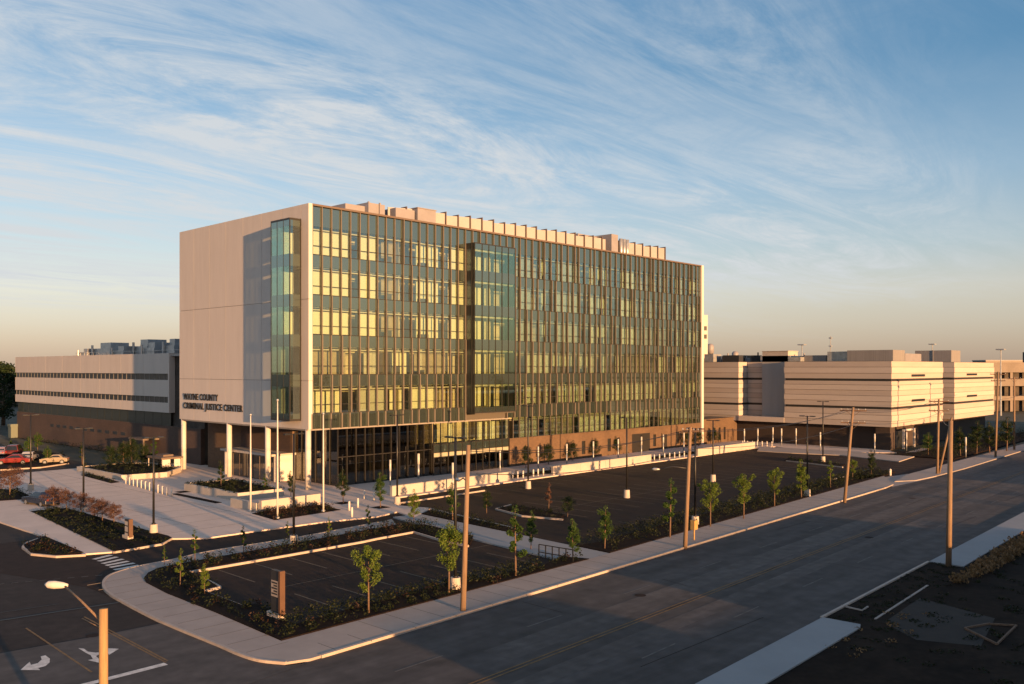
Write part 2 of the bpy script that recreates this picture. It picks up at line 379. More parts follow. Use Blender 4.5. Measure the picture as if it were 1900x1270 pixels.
# plaza and walkway along the building
plaza=P((45,879),(164,869),(189,867),(300,861))+[Vector((-1,38,0)),Vector((5,38,0)),Vector((5,31,0)),Vector((84,31,0)),Vector((97,-2,0)),Vector((97,-27,0))]+P((1664,842),(1620,841),(1500,840),(1440,830),(1400,833))+[Vector((3.4,-11.6,0))]+P((735,940),(800,945),(770,962),(737,952),(700,961),(600,971),(477,987.5),(383,1001),(319,1002),(302,1012),(208,1027),(155,1031),(83,999),(0,971),(-90,945),(-90,915),(0,890))
struct(MB().prism(plaza,-.2,.12).obj('plaza',M_plaza))
mj=MB()
for k in range(16):
    y=-14+k*3.6; mj.box(-27,-13,y,y+.05,.1,.1228)
for x in (-13.4,-19.6,-24.5): mj.box(x,x+.05,-13,44,.1,.1232)
for k in range(26):
    x=5+k*3.1; mj.box(x,x+.03,-11,-.4,.1,.1228)
struct(mj.obj('plaza_joints',MATS['joint_shadow']))
struct(MB().ribbon(P((735,936.5),(800,927),(900,912)),.15,-.1,.15).obj('kerb',M_kerb))
# path between the two lots
struct(MB().prism([(-8.3,-45.6),(-3.9,-45.4),(-1.9,-21.5),(-4.7,-21.0),(-6.3,-28)],-.2,.116).obj('path',M_conc2))
# east walk by the long low building
struct(MB().prism(P((1410,830),(1480,834),(1560,838),(1664,846),(1714,832),(1730,838),(1668,858),(1560,846),(1470,842),(1405,838)),-.2,.125).obj('path',M_conc))

# planting beds (mulch) with kerbs
BEDS={}
def bed(name,poly,kerb=None,top=.17):
    o=struct(MB().prism(poly,-.2,top).obj('planting_bed',M_mulch)); BEDS[name]=poly
    if kerb: struct(MB().ribbon(kerb,.17,-.2,.16).obj('kerb',M_kerb))
    return o
bed('north',P((350,1062),(322,1052),(416,1035.5),(543,1012.5),(700,984),(735,977),(790,977),(767,989),(700,1001),(675,1007),(540,1031)),P((345,1066),(405,1056),(540,1032.5),(675,1008),(700,1002.5),(767,990),(816,1005),(867,1016)))
bed('west',P((267,1077),(275,1067),(295,1058),(322,1052),(350,1064),(389,1083),(405,1093),(375,1100),(386,1104),(449,1128),(482,1126),(545,1165),(765,1102),(1005,1055),(1040,1037),(1093,1041),(522,1193.3),(400,1141),(309,1105),(271,1085)),P((345,1066),(389,1084),(406,1093),(375,1100.5),(386,1106),(449,1130),(482,1127.5)))
bed('east',P((768,987),(790,977),(878,998),(872,1013),(816,1003)))
bed('road',P((1068,1016),(1132,1029),(1640,884.5),(1592,884),(1200,985),(1100,1012)))
bed('lotside',P((783,956),(800,950),(960,985),(942,990)),P((795,946),(880,966),(965,986)))
bed('island',P((924,946),(955,940),(1048,958),(1040,965),(970,958)),P((1045,966),(970,959.5),(922,946.5),(950,939)))
bed('plazaisland',P((57,952),(123,946),(227,975),(312,998),(319,1001.5),(302,1011),(210,1027)),P((57,952),(210,1028),(302,1012.5),(320,1002),(312,997)))
bed('corner',P((43,1015),(83,998.6),(155,1029),(104,1034),(57,1030)),P((83,998),(45,1011),(40,1019),(57,1031.5),(104,1036),(159,1033)))
bed('left',P((-70,905),(30,912),(64,926),(47,929),(0,932),(-70,940)))
bed('facade',[(23,-7.2),(80,-6.6),(80,-8.4),(23,-9.2)],None,.2)
bed('flag',P((468,956),(520,947),(590,940),(632,949),(510,968)))
bed('arc',P((-60,873),(0,872),(76,867),(128,860),(120,845),(60,838),(-60,838)),P((-60,874.5),(0,874),(76,869),(128,861.5)))
bed('strip',P((150,884),(165,881),(222,897),(206,899)))
bed('walk',[(-11.9,-1.6),(-11.2,-1.6),(-11.2,8),(-11.9,8)],None,.16)
bed('jailfront',[(87,-31),(94,-33.2),(158,-33.5),(158,-38.5),(86,-41.5)])
bed('eastisl',P((1462,852),(1569,864),(1560,868),(1456,856)),P((1458,856.5),(1563,868.5)))
bed('eastisl2',P((1575,884),(1620,872),(1660,878),(1635,886),(1590,893)),P((1540,893),(1575,885),(1620,871.5)))
# tree squares in the paving
for p in ((637,936),(706,944),(340,915)):
    q=at(*p); struct(MB().box(q.x-.7,q.x+.7,q.y-.7,q.y+.7,.05,.132).obj('tree_pit',M_mulch))

# road markings, each a thin sheet of paint
def stripe(a,b,wd,z=.016,mb=None):
    a=Vector((a[0],a[1]));b=Vector((b[0],b[1]));t=(b-a).normalized();n=Vector((-t.y,t.x))*wd/2
    return (mb or MB()).sheet([a-n,b-n,b+n,a+n],z)
m=MB()
for off in (-.14,.14):
    stripe((-160,(ry1(-160)+ry2(-160))/2-.3+off),(400,(ry1(400)+ry2(400))/2-.3+off),.1,.012,m)
tag(m.obj('centre_line',M_yellow),kind='structure')
m=MB()
for k in range(40):
    x=-40+k*9.2
    for f in (.27,.76):
        y=ry1(x)*(1-f)+ry2(x)*f; stripe((x,y),(x+3,y+.11),.11,.012,m)
tag(m.obj('lane_dashes',M_faded),kind='structure')
m=MB()
stripe(at(232,1167),at(168,1120),.1,.012)if False else None
stripe(at(48,1166),at(170,1248),.1,.014,m); stripe(at(152,1148),at(308,1230),.1,.014,m); stripe(at(156,1145),at(311,1227),.1,.014,m)
tag(m.obj('lane_line',M_yellow),kind='structure')
tag(stripe(at(120,1281),at(308,1232.5),.4,.016).obj('stop_line',M_line),kind='structure')
m=MB()
for k in range(9):
    a=at(-5+k*26,1085-k*2.3); b=at(8+k*26,1083.5-k*2.3); stripe(a,b,.1,.012,m)
tag(m.obj('lane_dashes',M_faded),kind='structure')
def Z(*q): return P(*[(x/4.75,y/4.75+1020) for x,y in q])
tag(MB().sheet(Z((180,1065),(262,992),(272,1020),(335,1003),(368,972),(358,945),(400,936),(440,965),(436,1000),(400,1030),(335,1048),(355,1066)),.018).obj('turn_arrow',M_line),kind='structure')
tag(MB().sheet(Z((690,872),(738,876),(775,903),(845,912),(950,898),(948,874),(1048,878),(960,932),(950,916),(860,932),(848,945),(870,965),(905,972),(880,1003),(775,978),(818,968),(800,935),(755,912)),.018).obj('turn_arrow',M_line),kind='structure')
for i,(x0,y0,x1,y1) in enumerate(((174,1038.5,206,1030.5),(183,1042,217,1034),(190,1046.5,228,1038),(197,1050,238,1042),(204,1053.5,249,1045.5),(212,1058,258,1049.5))):
    tag(stripe(at(x0,y0),at(x1,y1),.42,.014).obj('crosswalk_bar',M_line),kind='structure')
m=MB()
for k in range(9):   # small lot
    x=-26.2+k*2.75; stripe((x,-28.9),(x-.1,-33.8),.1,.012,m)
    stripe((x,-38.2),(x-.1,-43.4),.1,.012,m)
for k in range(26):  # large lot
    x=8+k*2.75; stripe((x,-12.3),(x,-17.3),.1,.012,m); stripe((x,-23),(x,-33.6),.1,.012,m); stripe((x,-37.2),(x,-41),.1,.012,m)
for x0,x1,y in ((8,77,-28.3),(-26,-4,-36.2)): stripe((x0,y),(x1,y),.08,.012,m)
tag(m.obj('stall_lines',M_stallpaint),kind='structure')
# tar seams across the road apron
m=MB(); stripe(at(-20,1155),at(230,1117),.22,.011,m); stripe(at(-10,1139),at(110,1121),.08,.011,m)
tag(m.obj('tar_seam',M_darkband),kind='structure')

# loose pavement slabs and kerbs on the near side of the road
struct(MB().prism([(-60,ry2(-60)-.15),(-9.4,ry2(-9.4)-.15),(-9.3,ry2(-9.4)-2.2),(-9.9,ry2(-9.9)-2.4),(-60,ry2(-60)-2.4)],-.25,.13).obj('sidewalk',M_conc2))
struct(MB().prism([(9.4,ry2(9.4)-.15),(200,ry2(200)-.15),(200,ry2(200)-2.4),(9.4,ry2(9.4)-2.4)],-.25,.13).obj('sidewalk',M_conc2))
struct(MB().ribbon([(-9.4,ry2(-9.4)-.01),(9.4,ry2(9.4)-.01)],-.17,-.2,.14).obj('kerb',M_kerb))
struct(MB().ribbon(P((1626,1152),(1723,1089)),.12,-.1,.10).obj('kerb',M_conc))
m=MB(); m.ribbon(P((1560,1127),(1600,1136),(1612,1129)),.09,0,.12)
tag(m.obj('drain_frame',M_conc),'pale concrete drain inlet frame in the verge beside the road','drain')
m=MB(); q=P((1790,1170),(1834,1162),(1886,1165),(1850,1200))
for i in range(4):
    m.bar(q[i]+Vector((0,0,.12)),q[(i+1)%4]+Vector((0,0,.12)),.09,.09)
tag(m.obj('timber_frame',M_bark),'four-sided timber frame lying on the dark vacant ground','frame')

m=MB()
def lane(x0,x1,f,w_): 
    y=lambda x: ry1(x)*(1-f)+ry2(x)*f
    m.sheet([(x0,y(x0)-w_/2),(x1,y(x1)-w_/2),(x1,y(x1)+w_/2),(x0,y(x0)+w_/2)],.006)
lane(-26,70,.40,1.9); lane(-60,30,.64,1.3); lane(20,160,.16,1.5); lane(36,200,.62,1.8)
tag(m.obj('worn_lane',M_patch),kind='structure')
m=MB(); rs=random.Random(5)
for k in range(26):
    x=-30+k*6+rs.uniform(-2,2); f=rs.choice((.12,.25,.38,.52,.66,.8)); y=ry1(x)*(1-f)+ry2(x)*f
    if k%2: stripe((x,y),(x+rs.uniform(4,12),y+rs.uniform(-.2,.6)),.05,.0075,m)
    else: stripe((x,y),(x+rs.uniform(-.5,.5),y+rs.uniform(-4,4)),.05,.0078,m)
tag(m.obj('tar_seam',M_asph),kind='structure')
def disc(x,y,r,z,mt,name):
    tag(MB().sheet([(x+r*math.cos(a*.3927),y+r*math.sin(a*.3927)) for a in range(16)],z).obj(name,mt),kind='structure')
for x,f in ((-12,.33),(16,.58),(41,.30)): disc(x,ry1(x)*(1-f)+ry2(x)*f,.36,.0135,M_asph,'manhole_cover')
disc(-38,-38,.36,.011,M_asph,'manhole_cover')
m=MB()
for k in range(26):
    x=-29+k*3.0; m.box(x,x+.035,ry1(x)-.04,ry1(x)+.21,.10,.1475)
tag(m.obj('kerb_joints',MATS['joint_shadow']),kind='structure')

struct(MB().sheet(P((1640,1158),(1706,1112),(1846,1150),(1820,1202),(1700,1190)),.068).obj('old_slab',mat('old_dark_slab',(.0195,.0145,.0115),.9,1.2,.3)))

# ================================================================== MAIN BUILDING (glass facade faces -Y, precast end wall faces -X)
bld=thing('office_building','tall glass-fronted civic building with pale precast end wall raised on round columns','office building')
ZT=32.25
ROWS=[(26.62,29.80),(22.09,25.26),(17.59,20.73),(13.06,16.23),(8.66,11.70)]
SPAN=[(29.80,32.05),(25.26,26.62),(20.73,22.09),(16.23,17.59),(11.70,13.06),(6.93,8.66)]
PITCH=1.3185; X0=.55
def xi(i): return X0+i*PITCH
NB=62
# --- precast end wall in panels with open joints
m=MB(); JZ=[6.93,12.375,21.54,ZT]; ys=[-.28,1.22,5.30,9.6,13.9,18.1,22.3,26.5,30.6]
g=.022
for a,b in zip(ys[:-1],ys[1:]):
    for z0,z1 in zip(JZ[:-1],JZ[1:]):
        if a==1.22:                                     # opening behind the corner bay
            if z0<8: m.box(0,.5,a+g,b-g,z0,7.82)
            if z1==ZT: m.box(0,.5,a+g,b-g,30.68,ZT)
        else: m.box(0,.5,a+(g if a>0 else 0),b-g,z0+(g if z0>7 else 0),z1-(g if z1<ZT else 0))
m.obj('wall',M_precast,bld)
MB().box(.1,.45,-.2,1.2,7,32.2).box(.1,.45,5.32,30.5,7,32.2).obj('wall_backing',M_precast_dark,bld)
MB().box(82.3,83.0,-.36,30.6,.1,ZT).obj('wall',M_precast,bld)
MB().box(.5,82.3,30.2,30.6,6.95,ZT).box(5,82.3,30.2,30.6,.1,6.9).obj('wall',M_precast,bld)
MB().box(.5,82.3,.1,30.2,31.6,31.9).obj('roof',M_roof,bld)
MB().box(.5,82.3,-.34,.16,32.05,32.27).obj('coping',M_frame,bld)
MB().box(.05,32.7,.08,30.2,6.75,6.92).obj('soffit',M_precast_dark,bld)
# --- spandrel bands
for k,(z0,z1) in enumerate(SPAN):
    for rg_ in ((range(NB),) if z1>30 else (range(18),range(24,NB))):
        m=MB()
        for i in rg_: m.box(xi(i)+.012,xi(i+1)-.012,0,.07,z0,z1)
        m.obj('spandrel_band',M_spandrel,bld)
    if k: 
        f=MB().box(.5,82.3,.12,6.4,z0+.02,z1-.55)
        f.box(.6,82.2,.45,6.3,z0-.06,z0+.015,1); f.obj('floor_slab',[M_floor,M_ceil],bld)
MB().box(.5,82.3,.12,6.4,30.0,30.6).box(.6,82.2,.45,6.3,29.88,29.99,1).obj('floor_slab',[M_floor,M_ceil],bld)
# --- glass panes
rest=MB()
def pane(mb,x0,x1,z0,z1,y=.02): mb.box(x0+.02,x1-.02,y,y+.02,z0,z1)
for r,(z0,z1) in enumerate(ROWS+[(4.06,6.93)]):
    for i in range(NB):
        if 18<=i<24 or (r==5 and i<25): continue
        if i<19 and r<5:
            q=MB(); pane(q,xi(i),xi(i+1),z0,z1); q.obj('window',M_glass,bld)
        else: pane(rest,xi(i),xi(i+1),z0,z1)
tag(rest.obj('window',M_glass,bld),kind='stuff')
# --- transoms and light shelves
for r,(z0,z1) in enumerate(ROWS+[(4.06,6.93)]):
    m=MB(); xa=(xi(25) if r==5 else X0)
    for a,b in ((xa,24.2),(32.25,82.3)):
        if b>a and not (r==5 and a<25 and b<25): m.box(max(a,xa),b,-.03,.06,z0+.96,z0+1.03); m.box(max(a,xa),b,-.02,.06,z1-.5,z1-.45); m.box(max(a,xa),b,-.035,.055,z0-.04,z0+.04)
    m.obj('transom',M_mull,bld)
    q=MB()
    for a,b in ((xa,24.2),(32.25,82.2)):
        if b>a and not (r==5 and a<25 and b<25): q.box(max(a,xa),b,.20,.55,z1-.40,z1-.26)
    q.obj('light_shelf',M_white,bld)
# --- vertical fins, staggered storey by storey
rng_=random.Random(3); rest=MB(); nfin=0
SEG=[(26.6,32.06),(22.07,26.6),(17.57,22.07),(13.05,17.57),(8.64,13.05),(6.9,8.64)]
for s,(z0,z1) in enumerate(SEG):
    for i in range(NB+1):
        x=xi(i)
        if 18<i<24 and s>0: continue
        if s>0 or not(18<i<24):
            off=(0,0,0,.07,-.07,.1)[s]*(1 if i<30 else 1.6)*(1 if i%2 else -1) if s>2 else (0 if i<28 else .16*((s+i)%3-1))
        else: off=0
        if i in (18,24): off=0
        d=.15+.08*rng_.random()+(.09 if (i*7+s*3)%5==0 else 0); wd=.06 if s<3 else .075 if s<5 else .09
        a,b=z0,z1
        if 18<i<24: a=30.4
        t=MB().box(x+off-wd,x+off+wd,-d,.0,a+.01,b-.01)
        if i<=18 and s<5: t.obj('fin',M_fin,bld)
        else:
            t2=rest; t2.add(t.v,t.f)
for i in range(25,NB+1): rest.box(xi(i)-.04,xi(i)+.04,-.1,.05,4.06,6.93)
tag(rest.obj('fin',M_fin,bld),kind='stuff')
# --- interiors: back wall, partitions, blinds, columns
rr=random.Random(11)
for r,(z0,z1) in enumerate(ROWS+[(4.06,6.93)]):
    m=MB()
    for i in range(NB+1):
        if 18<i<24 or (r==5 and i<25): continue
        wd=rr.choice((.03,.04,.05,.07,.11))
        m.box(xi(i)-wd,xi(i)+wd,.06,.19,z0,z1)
    m.obj('inner_mullion_shade',M_mull,bld)  # dark boxes stand for mullion depth and for fin shadows on the blinds
m=MB(); m.box(.6,82.2,4.6,4.8,6.95,31.5); m.obj('interior_wall',M_intwall,bld); MB().box(18.8,82.2,4.6,4.8,3.4,6.9).obj('interior_wall',M_intwall,bld)
nb=0
for r,(z0,z1) in enumerate(ROWS+[(4.06,6.93)]):
    i=0 if r<5 else 26
    pat=random.Random(5 if r<3 else 8+r)
    while i<NB:
        n=pat.choice((1,2,3,4,4,5)); gap=pat.choice((1,1,1,2,2)) if r<4 else pat.choice((0,1,1,1))
        if i>=46 and r<5: n=min(n,2); gap+=pat.choice((0,1,1))
        a=i; b=min(NB,i+n)
        if not (a<24 and b>18):
            y=pat.choice((.24,.24,.30,.8,1.6)); lo=z0+pat.choice((0,0,0,.05,1.0 if r==3 else .1))
            MB().box(xi(a)+.06+.5*(y>1),xi(b)-.06,y,y+.03,lo,z1-.46).obj('blind',pat.choice((M_blind,M_blind,M_blind,M_blind,M_blindtan,M_blindgrey)),bld); nb+=1
            if pat.random()<.35: MB().box(xi(a)+.3,xi(a)+.3+pat.choice((.9,1.6)),.34,.40,z0+.0,z0+pat.choice((.5,.8,1.0))).obj('cabinet',M_intdark,bld)
        i=b+gap
for k in range(10):
    x=9.62+7.93*k
    if x<81: MB().tube([(x,1.15,.1 if x<34 else 4),(x,1.15,31.5)],.26,12).obj('interior_column',M_white,bld,True)
    if k%2==1: MB().box(x-3.9,x-3.75,.7,4.6,7 if x<24 else 4.1,31.4).obj('partition',M_intwall,bld)
# --- corner bay on the end wall
bx=-1.45; by0,by1=1.28,5.22; bz0,bz1=7.85,30.65
f=MB()
for z in (bz0,bz1-.22): f.box(bx,.0,by0,by1,z,z+.22)
for (x,y) in ((bx,by0),(bx,by1-.1),(-.1,by0)): f.box(x,x+.1,y,y+.1,bz0+.22,bz1-.22)
for k in (1,2): f.box(bx+.0,bx+.06,by0+k*1.31-.03,by0+k*1.31+.03,bz0+.22,bz1-.22)
bay=f.obj('corner_bay',M_mull,bld)
sp_=[(29.75,30.43),(25.26,26.62),(20.73,22.09),(16.23,17.59),(11.70,13.06),(8.07,8.66)]
for z0,z1 in sp_:
    MB().box(bx+.02,bx+.05,by0+.1,by1-.1,z0,z1).obj('spandrel_panel',M_spandrel,bay); MB().box(bx+.1,-.1,by0+.02,by0+.05,z0,z1).obj('spandrel_panel',M_spandrel,bay)
for z0,z1 in ROWS:
    for k in range(3): MB().box(bx+.02,bx+.04,by0+.1+k*1.28,by0+.06+(k+1)*1.28,z0,z1 if z1<29 else 29.75).obj('window',M_baygl,bay)
    MB().box(bx+.1,-.1,by0+.02,by0+.04,z0,z1 if z1<29 else 29.75).obj('window',M_glass,bay)
    if z0>16: MB().box(bx+.25,.4,by0+2.05,by0+2.08,z0,z1-.5).obj('blind',M_blind,bay)
    MB().box(bx+.2,.5,by0+.15,by1-.15,z0-.75,z0-.3).obj('floor_slab',M_floor,bay)
MB().box(.9,1.0,1.2,5.3,7.8,30.7).obj('inner_wall',M_intdark,bay)
# --- projecting bay on the glass facade
x0,x1=24.32,32.12; y=-1.84
f=MB().box(x0,x1,y,-.02,30.12,30.24).box(x0,x1,y,-.02,7.88,8.02)
for xx in (x0,x1-.07): f.box(xx,xx+.07,y,y+.12,8.02,30.12)
fb=f.obj('projecting_bay',M_mull,bld)
MB().box(x1,x1+.10,y+.02,-.36,8.0,30.2).obj('end_panel',M_frame,fb)
n=6; pw=(x1-x0-.28)/n; mu=MB()
for z0,z1 in [(29.45,30.12)]+SPAN[1:5]+[(8.02,8.66)]:
    MB().box(x0+.14,x1-.14,y+.04,y+.08,z0,z1).obj('spandrel_panel',M_spandrel,fb); MB().box(x0+.03,x0+.06,y+.14,-.05,z0,z1).obj('side_panel',M_mull,fb)
for k in range(1,n): mu.box(x0+.14+k*pw-.03,x0+.14+k*pw+.03,y-.03,y+.10,8.02,30.12)
mu.box(x0-.02,x0+.05,y+.55,y+.65,8.02,30.12)
mu.obj('mullion',M_mull,fb)
for z0,z1 in ROWS:
    z1=min(z1,29.45)
    for k in range(n): MB().box(x0+.16+k*pw,x0+.12+(k+1)*pw,y+.05,y+.07,z0,z1).obj('window',M_baygl,fb)
    MB().box(x0+.03,x0+.05,y+.16,-.05,z0,z1).obj('window',M_darkgl,fb)
    MB().box(x0+.2,x1-.2,y+.3,y+.5,z1-.3,z1-.08).obj('light_shelf',M_white,fb)
    MB().box(x0+.2,x1-.2,y+.15,2.4,z0-.9,z0-.4).obj('floor_slab',M_floor,fb)
    for a,b in ((.9,1.05),(1.9,3.4),(3.7,4.3),(5.0,6.1)): MB().box(x0+a,x0+b,1.4,1.45,z0,z1-.5).obj('blind',M_blind,fb)
# --- columns
for yy in (.35,8.8,17.9,30.1): MB().tube([(.35,yy,.1),(.35,yy,6.9)],.33,20).obj('column',M_col,bld,True)
MB().tube([(17.55,.95,.1),(17.55,.95,6.8)],.36,20).obj('column',M_col,bld,True)
# --- lobby: tall glass set under the overhang
LX=4.3; LY=.32
for k in range(11): MB().box(LX+.03+k*1.31,LX+(k+1)*1.31-.03,LY,LY+.03,.3,6.75).obj('lobby_window',M_lobbygl,bld)
for k in range(6): MB().box(LX,LX+.03,LY+.1+k*1.45,LY+.05+(k+1)*1.45,.3,6.75).obj('lobby_window',M_lobbygl,bld)
m=MB()
for k in range(12): m.box(LX+k*1.31-.035,LX+k*1.31+.035,LY-.12,LY+.06,.12,6.75)
for k in range(1,7): m.box(LX-.12,LX+.05,LY+k*1.45,LY+k*1.45+.07,.12,6.75)
m.box(LX,18.7,LY-.03,LY+.05,3.4,3.5).box(LX,18.7,LY-.03,LY+.05,.12,.3).box(LX-.02,LX+.05,LY,9,.12,.3)
m.obj('lobby_mullion',M_mull,bld)
m=MB()
for x,wd in ((6.3,.14),(8.1,.2),(8.9,.2),(9.9,.2),(11.0,.2),(12.4,.16),(14.6,.2),(15.6,.18),(16.4,.18)): m.box(x,x+wd,2.2,2.3,2.6,6.7)
m.obj('lobby_screen',mat('timber_slat',(.085,.06,.04),.6),bld)
MB().box(LX,32.7,7.5,7.7,.1,6.75).obj('lobby_wall',M_intdark,bld)
MB().box(3.9,4.2,21.3,30.2,.1,6.75).obj('lobby_wall',M_brick,bld); MB().box(3.9,4.2,9.1,9.6,.1,6.75).obj('lobby_wall',M_brick,bld)
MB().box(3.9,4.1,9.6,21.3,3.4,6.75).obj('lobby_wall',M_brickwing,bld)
MB().box(12.3,12.5,1.6,1.7,.2,3.4).box(13.4,13.9,1.6,1.7,1.1,1.9).obj('lobby_panel',M_blind,bld)
# entrance vestibule
v=MB().box(.9,4.4,8.9,21.2,3.2,3.45); vs=v.obj('entrance_vestibule',M_wallconc,bld)
MB().box(1.4,4.2,9.0,9.2,.12,3.2).obj('panel',M_white,vs)
MB().box(1.3,1.9,20.5,20.8,.12,3.2).obj('panel',M_white,vs)
for k in range(7): MB().box(1.45,1.48,9.4+k*1.6,10.9+k*1.6,.15,3.15).obj('door',M_darkgl,vs)
m=MB()
for k in range(8): m.box(1.4,1.5,9.25+k*1.6,9.35+k*1.6,.12,3.2)
m.obj('door_frame',M_frame,vs)
# --- two-storey glazing right of the lobby
m=MB()
for k in range(12): m.box(18.75+k*1.26-.04,18.75+k*1.26+.04,-.1,.08,.12,6.75)
for z in (.12,2.35,2.95,4.0): m.box(18.7,32.7,-.06,.07,z,z+.1)
m.obj('lobby_mullion',M_mull,bld)
MB().box(18.75,32.6,.0,.06,3.05,4.0).obj('spandrel_band',M_spandrel,bld)
for k in range(11):
    a=18.79+k*1.26
    MB().box(a,a+1.18,.0,.03,4.1,6.74).obj('lobby_window',M_glass,bld); MB().box(a,a+1.18,.0,.03,.22,2.35).obj('lobby_window',M_lobbygl,bld)
    MB().box(a,a+1.18,-.02,.03,2.45,2.95).obj('fascia_panel',mat('fascia_cream',(.30,.28,.20),.6) if k==0 else MATS['fascia_cream'],bld)
MB().box(18.7,32.7,.1,7.4,2.96,3.3).obj('floor_slab',[M_floor],bld)
for a,b in ((22.1,22.9),(27.6,28.5),(29.1,29.4),(30.0,30.9)): MB().box(a,b,1.0,1.05,4.1,6.5).obj('blind',M_blind,bld)
# --- brick base with slit windows
slits=[35.6,40.3,44.9,48.6,50.9,55.0,57.3,67.5,74.5]
m=MB(); xx=32.75
for sx in slits:
    m.box(xx,sx,-.12,.35,.1,3.98); m.box(sx,sx+.85,-.12,.35,.1,.75); m.box(sx,sx+.85,-.12,.35,2.75,3.98); xx=sx+.85
m.box(xx,82.3,-.12,.35,.1,3.98); m.box(32.7,82.3,-.16,.2,3.98,4.06)
m.obj('brick_wall',M_brick,bld)
for sx in slits: MB().box(sx,sx+.85,.05,.1,.75,2.75).obj('slit_window',M_darkgl,bld)
MB().box(61.5,66.5,-.15,-.121,.12,3.1).obj('service_door',M_mull,bld)
MB().box(70.2,71.6,-.15,-.121,.12,2.6).obj('service_door',M_mull,bld)
# --- roof plant screen
sc_=MB()
n=27; xs=[16.9+k*(63.1/n) for k in range(n+1)]
for k in range(n):
    a,b=xs[k],xs[k+1]; top=35.1+.6*(k/n)-(.0 if k%4 else .15)
    sc_.prism([(a+.05,6.9),(b-.12,5.95),(b-.12,6.05),(a+.05,7.0)],31.9,top)
    sc_.box(b-.12,b,5.7,6.9,31.9,top+.22,1)
scr=sc_.obj('roof_screen',[M_screen,M_frame],bld)
MB().box(10.4,13.4,7.2,12,31.9,34.6).box(13.4,16.2,6.6,11,31.9,35.05).box(15.2,15.4,6.4,6.6,31.9,35.2).box(13.4,13.6,6.4,6.6,31.9,35.15).obj('penthouse',[M_screen],bld)
MB().box(17.2,20.4,5.6,9,31.9,34.75).box(20.6,23.8,5.2,9,31.9,35.1).box(20.5,23.9,5.1,9.1,35.1,35.2).obj('penthouse',[M_screen],bld)
MB().box(62.8,64.6,5.0,9.5,31.9,36.3).box(57,62.8,7.5,11,31.9,36.0).obj('penthouse',[M_screen],bld)
for k in range(3): MB().tube([(66.2+k*.9,5.6,31.9),(66.2+k*.9,5.6,35.9)],.33,12).obj('exhaust_stack',M_galv,bld,True)
# --- building name on the end wall
def letters(body,y,z,wid,h):
    cu=bpy.data.curves.new('t','FONT'); cu.body=body; cu.extrude=.5; cu.size=1; cu.offset=.014; cu.space_character=1.08
    o=bpy.data.objects.new('t',cu); col.objects.link(o); dg=C.evaluated_depsgraph_get(); dg.update()
    me=bpy.data.meshes.new_from_object(o.evaluated_get(dg)); bpy.data.objects.remove(o)
    xs_=[v.co.x for v in me.vertices]; ys_=[0.0]+[v.co.y for v in me.vertices if v.co.y>=0]
    sx=wid/(max(xs_)-min(xs_)); sy=h/(max(ys_)-min(ys_)); mx=min(xs_); my=min(ys_)
    for vv in me.vertices:
        a,b,c=vv.co; vv.co=(-.09 if c>0 else -.02, y-(a-mx)*sx, z+(b-my)*sy)
    me.materials.append(M_letter); q=bpy.data.objects.new('sign_letters',me); col.objects.link(q); q.parent=bld; return q
letters('WAYNE COUNTY',29.3,9.62,9.3,.82)
letters('CRIMINAL JUSTICE CENTER',29.3,8.42,15.4,.82)

# ================================================================== LOW WING (left)
wing=thing('low_wing_building','long low white building with two dark ribbon window bands over brown brick','office building',(0,0,0))
WX=4.0; WY0,WY1=42.5,109
def band_wall(mb,x,y0,y1,mi=0):
    for z0,z1 in ((13.0,16.05),(9.55,12.05),(7.2,8.65)): 
        k=y0
        while k<y1-.1:
            e=min(k+8.3,y1); mb.box(x,x+.4,k+.02,e-.02,z0,z1,mi); k=e
m=MB(); band_wall(m,WX,WY0,WY1); band_wall(m,WX+5,33,WY0); m.box(WX,WX+5.4,WY0-.4,WY0,7.2,16.05); m.obj('wall',M_precast,wing)
MB().box(WX+.9,60,33,WY1,.1,15.6).obj('core',M_intdark,wing)
MB().box(WX+.3,60,33,WY1,15.6,15.8).obj('roof',M_roof,wing)
for z0,z1 in ((12.05,13.0),(8.65,9.55)):
    n=40
    for k in range(n):
        a=WY0+k*(WY1-WY0)/n; MB().box(WX+.25,WX+.28,a+.09,a+(WY1-WY0)/n-.09,z0,z1).obj('window',M_darkgl,wing)
    q=MB()
    for k in range(n+1):
        a=WY0+k*(WY1-WY0)/n; q.box(WX+.22,WX+.32,a-.10,a+.05,z0,z1)
    q.obj('mullion',M_precast_dark,wing)
for k in range(22):
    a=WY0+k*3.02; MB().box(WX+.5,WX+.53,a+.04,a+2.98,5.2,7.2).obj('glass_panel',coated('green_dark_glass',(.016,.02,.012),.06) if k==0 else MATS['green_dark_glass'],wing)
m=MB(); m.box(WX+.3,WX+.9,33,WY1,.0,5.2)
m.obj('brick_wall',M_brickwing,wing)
for k in range(11): MB().box(WX+.28,WX+.299,58+k*3.1,59.7+k*3.1,3.0,3.5).obj('slit_window',M_darkgl,wing)
MB().box(WX-2.2,WX+.3,46,51,3.0,3.25).box(WX-2.1,WX-1.9,46.1,46.3,.1,3.0).box(WX-2.1,WX-1.9,50.7,50.9,.1,3.0).obj('entry_canopy',M_frame,wing)
rq=random.Random(4)
for (y,l,h,x) in ((86,4,1.7,9),(78,9,2.7,10),(70,5,1.9,9),(65,6,3.0,11),(58,5,2.3,9),(53,4,2.8,10),(46.5,6,2.6,11)):
    u=MB().box(x,x+4,y,y+l,15.8,15.8+h*.62).box(x+.3,x+3.6,y+.4,y+l*.55,15.8+h*.62,15.8+h).tube([(x-.3,y+l*.8,15.8),(x-.3,y+l*.8,15.8+h*.85)],.22,8)
    u.obj('rooftop_unit',M_galv,wing)
MB().box(10,15,38.5,45.5,18.2,20.0).box(9.5,15.5,38,46,18.1,18.2).obj('rooftop_unit',M_darkmetal,wing)
m=MB()
